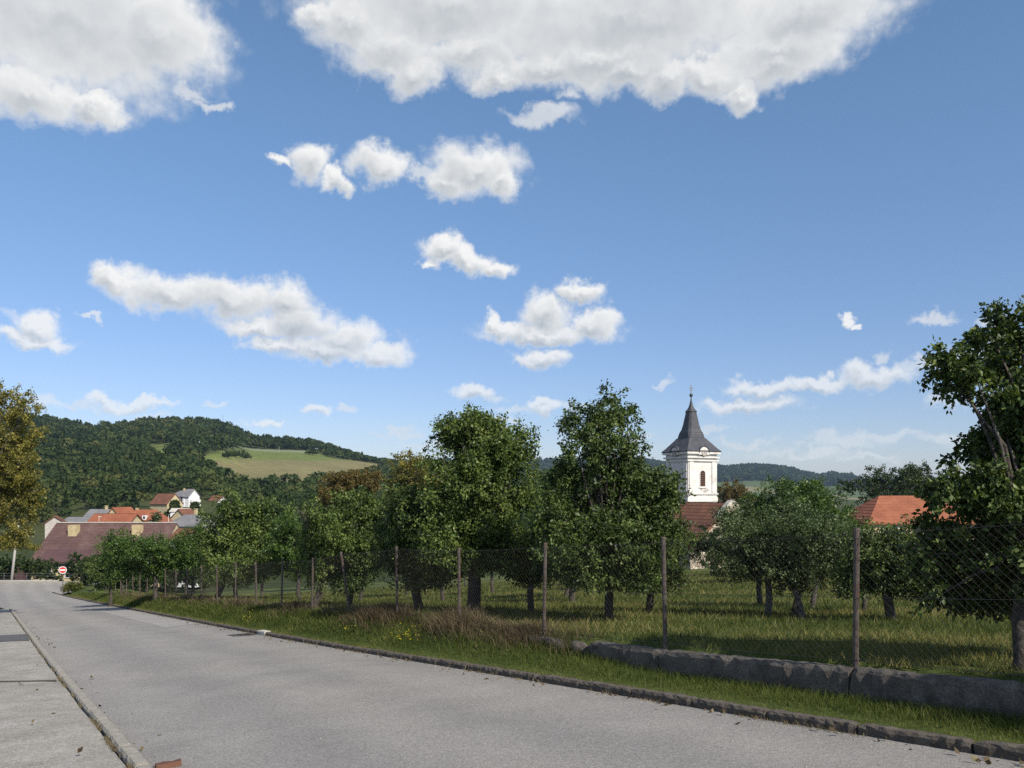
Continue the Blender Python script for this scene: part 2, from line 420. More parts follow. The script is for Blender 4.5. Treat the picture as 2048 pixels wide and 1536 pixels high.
M_DARK = plain("dark_opening", (0.035, 0.025, 0.022), 0.8)
M_LOUVRE = plain("brown_wood", (0.12, 0.055, 0.035), 0.75)
M_METAL = plain("weathered_metal", (0.17, 0.17, 0.17), 0.5, 0.5)
M_GOLD = plain("tarnished_gilding", (0.30, 0.24, 0.13), 0.4, 0.6)
M_CREAM = rough_mat("cream_plaster", (0.44, 0.36, 0.21), (0.55, 0.46, 0.28), 1.0, 0.9, c3=(0.50, 0.44, 0.34), scale2=9.0, amt2=0.15, bmp=0.1)
M_HWHITE = plain("white_house_paint", (0.72, 0.72, 0.72), 0.85)
M_HGREY = plain("grey_house_render", (0.36, 0.38, 0.42), 0.9)
M_PANE = plain("window_glass", (0.035, 0.04, 0.05), 0.12)
M_CHIM = rough_mat("yellow_chimney_brick", (0.42, 0.33, 0.18), (0.58, 0.48, 0.28), 2.5, 0.9, scale2=12.0, amt2=0.35)
M_CONC = rough_mat("pale_concrete", (0.42, 0.39, 0.34), (0.56, 0.53, 0.47), 2.0, 0.9, scale2=18.0, amt2=0.3)
M_POLE = plain("pole_concrete", (0.44, 0.42, 0.38), 0.9)

def tile_mat(name, c1, c2, c3, row=0.33, wid=0.24):
    m, nt, b = new_mat(name)
    tcn = nt.nodes.new('ShaderNodeTexCoord')
    br = nt.nodes.new('ShaderNodeTexBrick'); nt.links.new(tcn.outputs['UV'], br.inputs['Vector'])
    n1 = noise_node(nt, 0.5, 6, 0.65); n2 = noise_node(nt, 6.0, 4, 0.6)
    c = ramp(nt, n1.outputs['Fac'], [(0.3, c1), (0.55, c2), (0.75, c3)])
    c = mixrgb(nt, 0.5, c, ramp(nt, n2.outputs['Fac'], [(0.35, (0.5, 0.5, 0.5)), (0.65, (1.2, 1.15, 1.1))]), 'MULTIPLY')
    nt.links.new(c, b.inputs['Base Color']); b.inputs['Roughness'].default_value = 0.85
    bump(nt, b, n2.outputs['Fac'], 0.3, 0.02)
    return m
M_BROWNROOF = tile_mat("old_brown_roof", (0.075, 0.042, 0.042), (0.115, 0.068, 0.062), (0.155, 0.105, 0.092))
M_BROWNSTRIP = tile_mat("purple_brown_sheet", (0.075, 0.040, 0.044), (0.09, 0.05, 0.052), (0.10, 0.06, 0.058))
M_REDROOF = tile_mat("orange_tiles", (0.20, 0.068, 0.036), (0.27, 0.095, 0.05), (0.32, 0.13, 0.07))
M_OLDRED = tile_mat("weathered_red_tiles", (0.10, 0.05, 0.035), (0.17, 0.075, 0.046), (0.24, 0.105, 0.06))
M_GREYROOF = tile_mat("grey_roof", (0.13, 0.13, 0.14), (0.19, 0.19, 0.20), (0.23, 0.22, 0.22))

def stone_mat(name):
    m, nt, b = new_mat(name)
    tcn = nt.nodes.new('ShaderNodeTexCoord')
    v = nt.nodes.new('ShaderNodeTexVoronoi'); v.inputs['Scale'].default_value = 3.2; nt.links.new(tcn.outputs['Object'], v.inputs['Vector'])
    e = nt.nodes.new('ShaderNodeTexVoronoi'); e.feature = 'DISTANCE_TO_EDGE'; e.inputs['Scale'].default_value = 3.2
    nt.links.new(tcn.outputs['Object'], e.inputs['Vector'])
    s = nt.nodes.new('ShaderNodeSeparateColor'); nt.links.new(v.outputs['Color'], s.inputs[0])
    c = ramp(nt, s.outputs[0], [(0.0, (0.26, 0.21, 0.16)), (0.5, (0.44, 0.37, 0.29)), (1.0, (0.58, 0.50, 0.40))])
    edge = ramp(nt, e.outputs['Distance'], [(0.02, (0, 0, 0)), (0.07, (1, 1, 1))])
    c = mixrgb(nt, edge, (0.20, 0.165, 0.13), c)
    nt.links.new(c, b.inputs['Base Color']); b.inputs['Roughness'].default_value = 0.95
    bump(nt, b, edge, 0.9, 0.05)
    return m
M_STONE = stone_mat("rubble_stone")

# ------------------------------------------------------------------ the lie of the land
DX, DY = -0.533, 0.846                 # downhill heading of the road; its right-hand normal is (0.846, 0.533)
def sp(X, Y): return X * DX + Y * DY, X * 0.846 + Y * 0.533
def xy(s, p): return s * DX + p * 0.846, s * DY + p * 0.533
_s = np.linspace(-60, 200, 1041)
_sl = np.interp(_s, [-60, 14, 26, 66, 95, 98, 200], [0.101, 0.101, 0.092, 0.092, 0.044, 0.0, 0.0])
_z = -np.concatenate([[0], np.cumsum((_sl[1:] + _sl[:-1]) / 2 * np.diff(_s))]); _z = _z - np.interp(0, _s, _z) - 1.65
def zroad(s): return np.interp(s, _s, _z)
def smooth(t): t = np.clip(t, 0, 1); return t * t * (3 - 2 * t)
def foff(s): return np.interp(s, [0, 8, 11, 14, 17, 40, 70], [0.36, 0.39, 0.46, 0.56, 0.64, 0.60, 0.45])   # foot of the fence above the road
def pright(s): return np.interp(s, [-50, 66, 74, 82, 88, 92], [6.37, 6.37, 6.25, 5.75, 5.3, 5.0])
PLEFT = 1.185
PFENCE = 7.6
RIDGE = np.array([(-900,800),(-300,815),(90,850),(130,858),(190,866),(240,862),(330,853),(400,855),(450,862),(490,884),(520,890),(570,889),
                  (620,895),(660,903),(700,912),(740,923),(780,929),(830,931),(900,936),(950,946),(1100,968),(1300,985),(1700,1000),(3000,1000)], float)
FARR = np.array([(-1500,930),(600,930),(760,928),(900,925),(1100,925),(1280,923),(1330,930),(1434,939),(1500,934),(1560,937),(1640,957),
                 (1660,951),(1700,955),(1730,967),(1900,965),(2400,960),(4000,955)], float)
def ground(X, Y):
    X = np.asarray(X, float); Y = np.asarray(Y, float)
    s, p = sp(X, Y)
    o = -1.3 + 0.0538 * np.clip(X, -80, 60) - 0.0912 * np.clip(Y, -60, 400)
    o = -12.5 + np.logaddexp(0, (o + 12.5) / 0.8) * 0.8
    rb = zroad(s)
    w = np.where(p > PFENCE, 1 - smooth((p - PFENCE) / 9), np.where(p < -3, 1 - smooth((-3 - p) / 25), 1.0)) * (1 - smooth((s - 97) / 8))
    verge = 0.085 + (foff(s) - 0.085 - np.interp(s, [8, 12], [0.30, 0.08])) * smooth((p - 6.6) / 0.9)
    offs = np.where(p > PFENCE, foff(s), np.where(p > 6.4, verge, 0.04))
    z = w * (rb + offs) + (1 - w) * o
    # shelf of the cross street
    w2 = smooth((X + 110) / 10) * (1 - smooth((X + 44) / 8)) * smooth((Y - 74) / 5) * (1 - smooth((Y - 95.2) / 5))
    z = z * (1 - w2) + w2 * np.where(p > pright(s) + 0.2, np.maximum(z, -10.2), -10.2)
    # hills
    u = X / np.maximum(Y, 1.0) * FPX + CX
    Yr = 900.0
    vr = (HZ - np.interp(u, RIDGE[:, 0], RIDGE[:, 1])) / FPX
    Zr = vr * Yr; t = (Y - 215) / (Yr - 215)
    hz = -12.5 + (Zr + 12.5) * np.clip(t, 0, 1) ** 1.05
    hz = np.where(t > 1, Zr - (Y - Yr) * 0.10, hz)
    vf = (HZ - np.interp(u, FARR[:, 0], FARR[:, 1])) / FPX
    Yf = 2600.0; Zf = vf * Yf; tf = np.clip((Y - 1300) / (Yf - 1300), 0, 1)
    fz = -14 + (Zf + 14) * tf ** 1.6
    fz = np.where(Y > Yf, Zf - (Y - Yf) * 0.05, fz)
    far = np.maximum(np.maximum(hz, fz), -30)
    wf = smooth((Y - 190) / 60)
    return z * (1 - wf) + far * wf

def g(x, y): return float(ground(np.array([x]), np.array([y]))[0])
def foot(x, y):                        # where the line of sight through photo pixel (x, y) meets the ground
    Y = np.concatenate([np.linspace(3, 150, 3000), np.linspace(150, 3000, 6000)])
    d = (HZ - y) / FPX * Y - ground((x - CX) / FPX * Y, Y)
    i = int(np.argmax(d < 0)) if (d < 0).any() else int(np.argmin(np.where((Y > 200) & (Y < 905), d / Y, 9)))
    Yh = Y[i]
    return Vector(((x - CX) / FPX * Yh, Yh, g((x - CX) / FPX * Yh, Yh)))

# ------------------------------------------------------------------ ground, road and pavements
def sheet(name, ss, ps, zf, mat, kind='structure', col=None):
    S, P = np.meshgrid(ss, ps, indexing='ij'); X, Y = xy(S, P); Z = zf(S, P, X, Y)
    V = np.stack([X, Y, Z], -1).reshape(-1, 3); n, m = S.shape
    i = np.arange((n - 1) * (m - 1)); a = (i // (m - 1)) * m + i % (m - 1)
    F = np.stack([a, a + 1, a + m + 1, a + m], 1)[:, ::-1]
    c = None if col is None else col(X, Y).reshape(-1, 3)
    o = obj(name, fast_mesh(name, V, F, mat, True, c)); tag(o, kind=kind); return o

def grow(a, b, first, ratio):          # growing steps from a to b
    out = [a]; st = first
    while abs(out[-1] - a) < abs(b - a): out.append(out[-1] + math.copysign(st, b - a)); st *= ratio
    return out

# one sheet of land reaching the horizon
gx = sorted(set([-v for v in grow(0, 6000, 1.2, 1.045)] + grow(0, 6000, 1.2, 1.045)))
gy = sorted(set([-v for v in grow(0, 300, 2.0, 1.15)] + grow(0, 7000, 0.9, 1.022)))
GX, GY = np.meshgrid(np.array(gx), np.array(gy), indexing='ij')
GZ = ground(GX, GY)
S0, P0 = sp(GX, GY)
sink = 0.35 * smooth((P0 + 6) / 3) * (1 - smooth((P0 - 118) / 10)) * (1 - smooth((S0 - 96) / 4)) * smooth((S0 + 26) / 3) + 0.3 * smooth((GX + 100) / 8) * (1 - smooth((GX + 45) / 4)) * smooth((GY - 78) / 2) * (1 - smooth((GY - 93) / 1.5))
GZ = GZ - sink
PXX = GX / np.maximum(GY, 1.0) * FPX + CX
PYY = HZ - GZ / np.maximum(GY, 1.0) * FPX
def inside(x, y, poly):
    r = np.zeros(np.shape(x), bool); n = len(poly)
    for i in range(n):
        x1, y1 = poly[i]; x2, y2 = poly[(i + 1) % n]
        c = ((y1 > y) != (y2 > y)) & (x < (x2 - x1) * (y - y1) / ((y2 - y1) if y2 != y1 else 1e-9) + x1)
        r ^= c
    return r
# the open fields on the hillsides, by where they are seen
FIELD_MAIN = [(393,910),(470,897),(560,899),(640,902),(655,914),(750,927),(775,934),(715,958),(620,978),(560,982),(500,980),(450,972),(415,952),(398,935)]
FIELD_UP = [(398,874),(440,868),(462,874),(456,890),(415,891)]
FIELD_LEFT = [(296,886),(340,888),(358,898),(345,926),(303,922)]
FIELD_R = [(745,965),(800,955),(800,970),(750,975)]
NOWOOD = [FIELD_MAIN, FIELD_UP, FIELD_LEFT, FIELD_R]
near = (GY > 200) & (GY < 980)
landc = np.zeros(GX.shape + (3,)); landc[:] = (0.055, 0.065, 0.026)
green = np.array((0.135, 0.165, 0.05)); tan = np.array((0.185, 0.165, 0.082))
for poly in NOWOOD:
    m_ = inside(PXX, PYY, poly) & near
    landc[m_] = green
mt = inside(PXX, PYY, FIELD_MAIN) & near & (PYY > np.interp(PXX, [400, 520, 640, 760], [921, 920, 921, 922]))
landc[mt] = tan
mp = inside(PXX, PYY, [(470,897),(560,899),(640,902),(640,906),(560,904),(480,901)]) & near
landc[mp] = (0.20, 0.23, 0.15)
farm = GY > 1250
landc[farm] = (0.022, 0.034, 0.018)
landc[farm & (GY < 2150)] = (0.085, 0.115, 0.045)
landc[farm & (np.sin(GX * 0.013 + GY * 0.004) > 0.72) & (GY < 1900)] = (0.20, 0.18, 0.10)
landc[(GY <= 200)] = (0.042, 0.055, 0.018)
n_, m_ = GX.shape
ii = np.arange((n_ - 1) * (m_ - 1)); aa = (ii // (m_ - 1)) * m_ + ii % (m_ - 1)
land = obj("terrain", fast_mesh("terrain", np.stack([GX, GY, GZ], -1).reshape(-1, 3), np.stack([aa, aa + m_, aa + m_ + 1, aa + 1], 1), M_LAND, True, landc.reshape(-1, 3)))
tag(land, kind='structure')

ss_near = np.concatenate([np.arange(-24, 0, 2.0), np.arange(0, 40, 0.4), np.arange(40, 99, 1.0)])
def road_z(S, P, X, Y): return zroad(S) + 0.03 * (1 - ((P - 3.8) / 2.6) ** 2) - 0.02 * smooth((S - 93) / 4)
Sg, Tg = np.meshgrid(ss_near, np.linspace(0, 1, 15), indexing='ij')
pl = np.interp(Sg, [-50, 62, 70, 80, 92], [PLEFT, PLEFT, 0.6, -2.0, -8.0]); Pg = pl + (pright(Sg) - pl) * Tg
Xg, Yg = xy(Sg, Pg); Zg = road_z(Sg, Pg, Xg, Yg)
nn, mm = Sg.shape; i = np.arange((nn - 1) * (mm - 1)); a = (i // (mm - 1)) * mm + i % (mm - 1)
tag(obj("road", fast_mesh("road", np.stack([Xg, Yg, Zg], -1).reshape(-1, 3), np.stack([a, a + mm, a + mm + 1, a + 1], 1)[:, ::-1], M_ROAD, True)), kind='structure')
MBc = MB()
cs = [(-100, 78.2), (-46.5, 78.2), (-44.6, 81.0), (-44.6, 91.6), (-100, 91.6)]
tag(obj("cross_street", py_mesh("cross_street", [(x, y, -10.03 - 0.010 * (y - 80)) for x, y in cs], [(0, 1, 2, 3, 4)], M_ROAD)), kind='structure')
tag(obj("far_pavement", MB().box(-100, -45, 91.6, 93.6, -10.6, -10.03).mesh("far_pavement", M_PAVE)), kind='structure')
pav = sheet("pavement", ss_near[ss_near < 66], np.array([-3.2, -2.2, -1.2, -0.4, 0.3, 0.8, 1.02]), lambda S, P, X, Y: zroad(S) + 0.045 + 0.012 * np.sin(S * 1.7 + P * 2.2) * np.sin(P * 1.9) - 0.012 * smooth((P - 0.8) / 0.2), M_PAVE)
def strip_grass_col(X, Y):
    c = np.empty(X.shape + (3,)); c[:] = (0.062, 0.082, 0.022); return c
verge_p = np.array([6.5, 6.7, 6.9, 7.1, 7.3, 7.46, 7.62, 7.8])
verge = sheet("verge", ss_near[ss_near < 90], np.linspace(6.40, 7.75, 8), lambda S, P, X, Y: zroad(S) + np.where(P < 6.5, 0.07, 0.085 + (foff(S) - 0.085 - np.interp(S, [8, 12], [0.30, 0.08])) * smooth((P - 6.6) / 0.9)), M_GROUND, col=strip_grass_col)
def orchard_col(X, Y):
    c = np.empty(X.shape + (3,)); c[:] = (0.072, 0.095, 0.028)
    d = np.sin(X * 0.9 + Y * 0.6) * np.sin(Y * 0.8 - X * 0.35) + 0.6 * np.sin(Y * 0.31 + 1.0)
    c = c + smooth((d - 0.35) / 0.8)[..., None] * np.array((0.085, 0.065, 0.03)); return c
ps_o = np.array(grow(7.56, 128, 0.3, 1.06))
orch = sheet("orchard_ground", np.concatenate([np.arange(-26, 0, 2.0), np.arange(0, 60, 0.6), np.arange(60, 101, 1.0)]), ps_o,
             lambda S, P, X, Y: ground(X, Y) + 0.02, M_GROUND, col=orchard_col)
# patches laid on road and pavement
def patch(name, pts, mat, lift, base):
    vs = []
    for (x_, y_) in pts:
        # meet the plane of the road
        Y = np.linspace(3, 120, 6000); X = (x_ - CX) / FPX * Y; s_, p_ = sp(X, Y)
        d = (HZ - y_) / FPX * Y - base(s_, p_); k = int(np.argmax(d < 0)); vs.append((s_[k], p_[k]))
    n = 14; rings = []
    V, F = [], []
    (s0, p0), (s1, p1), (s2, p2), (s3, p3) = vs
    for i in range(n + 1):
        for j in range(7):
            a, b = i / n, j / 6
            s_ = (s0 * (1 - a) + s1 * a) * (1 - b) + (s3 * (1 - a) + s2 * a) * b
            p_ = (p0 * (1 - a) + p1 * a) * (1 - b) + (p3 * (1 - a) + p2 * a) * b
            if j in (0, 6) or i in (0, n): s_ += random.uniform(-.04, .04); p_ += random.uniform(-.025, .025)
            if name == 'pavement_crack': s_ += 0.05 * math.sin(i * 1.9) + 0.03 * math.sin(i * 4.1)
            X, Y = xy(s_, p_); V.append((X, Y, float(base(s_, p_)) + lift))
    for i in range(n):
        for j in range(6):
            a = i * 7 + j; F.append((a, a + 7, a + 8, a + 1))
    return tag(obj(name, py_mesh(name, V, F, mat)), kind='structure')
rb_ = lambda s_, p_: zroad(s_) + 0.03 * (1 - ((p_ - 3.8) / 2.6) ** 2)
pb_ = lambda s_, p_: zroad(s_) + 0.045 + 0.012 * np.sin(s_ * 1.7 + p_ * 2.2) * np.sin(p_ * 1.9)
patch("road_patch", [(195,1222),(330,1256),(395,1247),(240,1217)], M_ROADPATCH, 0.006, rb_)
patch("pavement_patch", [(-60,1273),(-60,1286),(58,1281),(62,1268)], M_DARKPATCH, 0.012, pb_)
patch("pavement_crack", [(-20,1362.5),(-20,1364.5),(112,1362),(112,1360.6)], M_CRACK, 0.008, pb_)

# ------------------------------------------------------------------ kerbs, stone by stone
def kerb_mesh(L, W, H, jag, mat, seed):
    r = random.Random(seed); n = 17; rings = []
    for i in range(n):
        x = -L / 2 + L * i / (n - 1); e = 0.010 if i in (0, n - 1) else 0
        j = lambda a: r.uniform(-a, a)
        c = r.random() < 0.18
        rings.append([(x, -W/2 + e + j(jag*.4), -H), (x, W/2 - e + j(jag*.4), -H), (x, W/2 - e + j(jag) - (jag if c else 0), -0.03 + j(jag)),
                      (x, W/2 - 0.02 - e + j(jag*.8) - (jag*1.2 if c else 0), -e + j(jag*.6)), (x, -W/2 + 0.02 + e + j(jag*.5), -e + j(jag*.6)), (x, -W/2 + e + j(jag*.5), -0.03 + j(jag))])
    return MB().rings(rings).mesh("kerb_stone", mat)
def lay_kerb(parent, variants, path, top):      # path: list of (s, p) stone ends
    for k in range(len(path) - 1):
        (s0, p0), (s1, p1) = path[k], path[k + 1]
        x0, y0 = xy(s0, p0); x1, y1 = xy(s1, p1)
        A = Vector((x0, y0, float(zroad(s0)) + top)); B = Vector((x1, y1, float(zroad(s1)) + top))
        e = (B - A).normalized(); side = Vector((0, 0, 1)).cross(e).normalized(); up = e.cross(side)
        M = Matrix((e, side, up)).transposed().to_4x4(); M.translation = (A + B) / 2 + Vector((random.uniform(-.006, .006), random.uniform(-.006, .006), random.uniform(-.008, .006)))
        o = obj("kerb_stone", variants[k % len(variants)], parent); o.matrix_world = M @ Matrix.Rotation(random.uniform(-.008, .008), 4, 'Z')
kerb_l = tag(empty("kerb", (0, 0, 0)), kind='structure')
lay_kerb(kerb_l, [kerb_mesh(0.988, 0.14, 0.2, 0.006, M_KERB, k) for k in range(5)], [(s_, PLEFT - 0.07) for s_ in np.arange(-6.2, 64, 1.0)], 0.085)
kerb_r = tag(empty("kerb", (0, 0, 0)), kind='structure')
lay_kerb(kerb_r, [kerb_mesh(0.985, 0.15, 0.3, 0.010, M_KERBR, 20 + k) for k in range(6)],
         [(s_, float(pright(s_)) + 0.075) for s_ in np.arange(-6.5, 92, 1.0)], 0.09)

# ------------------------------------------------------------------ low wall under the fence, and the fence
POSTS = [2.51 + 2.862 * k for k in range(25)]
wall = tag(empty("garden_wall", (*xy(8, 7.54), float(zroad(8)))), "low crumbling concrete wall along the foot of the fence", "wall")
bpy.context.view_layer.update()
def wall_section(s0, s1, seed, low=0.0, nick=None):
    r = random.Random(seed); n = int((s1 - s0) / 0.09) + 2; rings = []
    P0, P1 = 7.43, 7.66
    for i in range(n):
        s_ = s0 + (s1 - s0) * i / (n - 1); zt = float(zroad(s_) + foff(s_)) - low; zb = float(zroad(s_)) - 0.1
        e = 0.02 if i in (0, n - 1) else 0
        j = lambda a: r.uniform(-a, a)
        cut = 0.0
        if nick is not None: cut = 0.11 * max(0, 1 - abs(s_ - nick) / 0.28)
        ch = 0.035 if r.random() < 0.3 else 0.0
        ring = [(P0 + j(.006), zb), (P0 + e + j(.008), zb + 0.25), (P0 + e + ch + j(.01), zt - .04 - cut + j(.012)), (P0 + .03 + e + ch * 1.3 + j(.012), zt - e - cut + j(.012)),
                (7.55, zt - cut + 0.01 + j(.012)), (P1 - .03, zt - e - cut + j(.012)), (P1, zt - .05 - cut), (P1, zb)]
        rings.append([(*xy(s_, p_), z_) for p_, z_ in ring])
    o = MB().rings(rings).build("wall_section", M_WALL); o.parent = wall; o.matrix_parent_inverse = wall.matrix_world.inverted(); return o
edges = [-0.35, 2.48, POSTS[1] - 0.03, POSTS[2] - 0.03]
for k in range(3): wall_section(edges[k] + 0.012, edges[k + 1] - 0.012, 50 + k)
wall_section(POSTS[2] - 0.018, 10.15, 55, 0.0, 9.9)
wall_section(10.35, 13.9, 56, 0.03, 10.4); wall_section(13.93, 16.8, 57, 0.1); wall_section(16.83, 19.7, 58, 0.05)
fence = tag(empty("chain_link_fence", (*xy(5.37, PFENCE), float(zroad(5.37) + foff(5.37)))), "rusty chain link fence with thin brown posts along the orchard", "fence")
bpy.context.view_layer.update()
def keep(o, parent):
    o.parent = parent; o.matrix_parent_inverse = parent.matrix_world.inverted(); return o
def post_foot(s_): return Vector((*xy(s_, PFENCE), float(zroad(s_) + foff(s_))))
HP = 1.48
tops = []
for k, s_ in enumerate(POSTS):
    b = post_foot(s_); lean = Vector((random.uniform(-.03, .03), random.uniform(-.02, .02), 0))
    if k == 6: lean = Vector((-0.21, -0.02, 0))
    if k == 1: lean = Vector((0.012, 0, 0))
    r = 0.029 if k != 1 else 0.031
    h = HP + random.uniform(-.05, .05)
    t = b + Vector((0, 0, h)) + lean; tops.append((b, t))
    m = MB(); m.tube([b - Vector((0, 0, .3)), b, b.lerp(t, .5), t - Vector((0, 0, .03)), t - Vector((0, 0, .028)), t], [r, r, r, r, r * 1.18, r * 1.12], 10)
    post = m.build("post", M_RUST, smooth=False); keep(post, fence)
    for f_ in (0.93, 0.5, 0.06):
        c = b.lerp(t, f_); mm2 = MB().tube([c - Vector((0, 0, .008)), c + Vector((0, 0, .008))], r * 1.25, 8)
        if k < 8: q = mm2.build("wire_tie", M_WIRE); q.parent = post; 
def wire(A, B, r): return MB().tube([A, A.lerp(B, .5) - Vector((0, 0, .012)), B], r, 3, False)
for k in range(len(POSTS) - 1):
    (b0, t0), (b1, t1) = tops[k], tops[k + 1]
    for f_ in (0.95, 0.5, 0.05):
        keep(wire(b0.lerp(t0, f_), b1.lerp(t1, f_), 0.0028).build("tension_wire", M_WIRE), fence)
    if k > 14: continue
    Lp, Hh = 2.862, 1.38; sp_ = 0.062 if k < 6 else 0.09; m = MB()
    wr = 0.0013 if k < 4 else 0.0016
    def at_(l, h):
        f_ = (h + 0.05) / HP
        return b0.lerp(t0, f_).lerp(b1.lerp(t1, f_), l / Lp) + Vector((0, 0, -0.0))
    c = -Hh
    while c < Lp:
        for sgn in (1, -1):
            l0, h0, l1, h1 = c, 0.0, c + Hh * 1.0, Hh
            if l0 < 0: h0 = -l0; l0 = 0
            if l1 > Lp: h1 = Hh - (l1 - Lp); l1 = Lp
            if h1 - h0 > 0.03:
                A = at_(l0, h0) if sgn > 0 else at_(Lp - l0, h0); B = at_(l1, h1) if sgn > 0 else at_(Lp - l1, h1)
                m.tube([A, B], wr, 3, False)
        c += sp_ * 1.35
    keep(tag(m.build("wire_mesh", M_WIRE), kind='stuff'), fence)

# ------------------------------------------------------------------ trees
def leaf_cloud(r, blobs, n, L, W, tips, twig, droop, shell=0.5, cards=False):
    """leaves on twigs spread through the blobs; returns verts, faces, tint"""
    B = np.array(blobs, float)
    if not cards:                       # break every blob into leafy clumps with gaps between
        sub = []
        for bb in B:
            for _ in range(9):
                q = r.normal(size=3); q /= np.linalg.norm(q); f = r.uniform(.35, .95); h = r.uniform(.32, .56)
                sub.append((*(bb[:3] + q * f * bb[3:6]), *(bb[3:6] * h * np.array((1.05, 1.05, .85)))))
        B = np.array(sub)
    wgt = (B[:, 3] * B[:, 4] * B[:, 5]) ** 0.72; wgt /= wgt.sum()
    k = r.choice(len(B), tips, p=wgt)
    d = r.normal(size=(tips, 3)); d /= np.linalg.norm(d, axis=1)[:, None]
    rad = shell + (1 - shell) * r.random(tips) ** 0.6; rad *= np.where(r.random(tips) < 0.1, 1.22, 1.0)
    C = B[k, :3] + d * rad[:, None] * B[k, 3:6]
    dirt = d + r.normal(size=(tips, 3)) * 0.5; dirt[:, 2] -= droop * 0.8; dirt /= np.linalg.norm(dirt, axis=1)[:, None]
    per = max(1, n // tips); N = per * tips
    idx = np.repeat(np.arange(tips), per)
    t = r.random(N)
    P = C[idx] + dirt[idx] * (t * twig)[:, None] + r.normal(size=(N, 3)) * twig * 0.20
    a = dirt[idx] * 0.45 + r.normal(size=(N, 3)) * 0.6; a[:, 2] -= droop; a /= np.linalg.norm(a, axis=1)[:, None]
    q = r.normal(size=(N, 3)); q[:, 2] *= 0.5; b = np.cross(a, q); b /= np.maximum(np.linalg.norm(b, axis=1), 1e-6)[:, None]
    nn = np.cross(a, b)
    sc = (0.5 + 0.9 * r.random(N))[:, None]
    mid = P + a * (L * 0.45) * sc
    V = np.stack([P, mid + b * (W / 2) * sc + nn * W * 0.16, P + a * L * sc - nn * W * 0.1, mid - b * (W / 2) * sc + nn * W * 0.16], 1).reshape(-1, 3)
    i = np.arange(N) * 4
    F = np.concatenate([np.stack([i, i + 1, i + 2], 1), np.stack([i, i + 2, i + 3], 1)])
    tt = np.clip(0.45 + 0.2 * r.normal(size=N) + 0.16 * r.normal(size=tips)[idx], 0, 1)
    T = np.repeat(np.stack([tt, tt, tt], 1), 4, axis=0)
    return V, F, T

def limbs(r, base, blobs, trunk_r, fork, n_twigs, lean=(0, 0)):
    """trunk with limbs to every blob and thin branches inside the crown; base is the origin"""
    m = MB(); B = np.array(blobs, float)
    cen = np.average(B[:, :3], axis=0, weights=B[:, 3] * B[:, 5])
    F0 = Vector((cen[0] * 0.35 + lean[0], cen[1] * 0.35 + lean[1], fork))
    j = lambda a: Vector((r.uniform(-a, a), r.uniform(-a, a), 0))
    m.tube([Vector((0, 0, -0.25)), Vector((0, 0, 0.0)), Vector((F0.x * 0.15, F0.y * 0.15, fork * 0.12)), F0 * 0.5 + j(trunk_r * .6), F0, F0 + Vector((cen[0] - F0.x, cen[1] - F0.y, cen[2] - fork)) * 0.6],
           [trunk_r * 1.35, trunk_r * 1.18, trunk_r * 1.02, trunk_r * 0.95, trunk_r * 0.85, trunk_r * 0.4], 9)
    for bb in B:
        T = Vector(bb[:3]); st = F0.lerp(Vector((cen[0], cen[1], max(fork * 1.1, cen[2]))), r.uniform(0, .45) if T.z > fork else 0)
        md = st.lerp(T, .5) + Vector((r.uniform(-.1, .1), r.uniform(-.1, .1), 0.12)) * (T - st).length
        rr = trunk_r * r.uniform(.30, .5)
        m.tube([st, md, T], [rr, rr * .6, rr * .25], 5)
        for _ in range(max(1, n_twigs // len(B))):
            d = Vector((r.gauss(0, 1), r.gauss(0, 1), r.gauss(0.2, 1))).normalized()
            E = T + Vector((d.x * bb[3], d.y * bb[4], d.z * bb[5])) * r.uniform(.6, .98); s0 = st.lerp(T, r.uniform(.4, 1))
            m.tube([s0, s0.lerp(E, .5) + Vector((0, 0, 0.06)) * (E - s0).length, E], [rr * .28, rr * .2, rr * .08], 4, False)
    return m

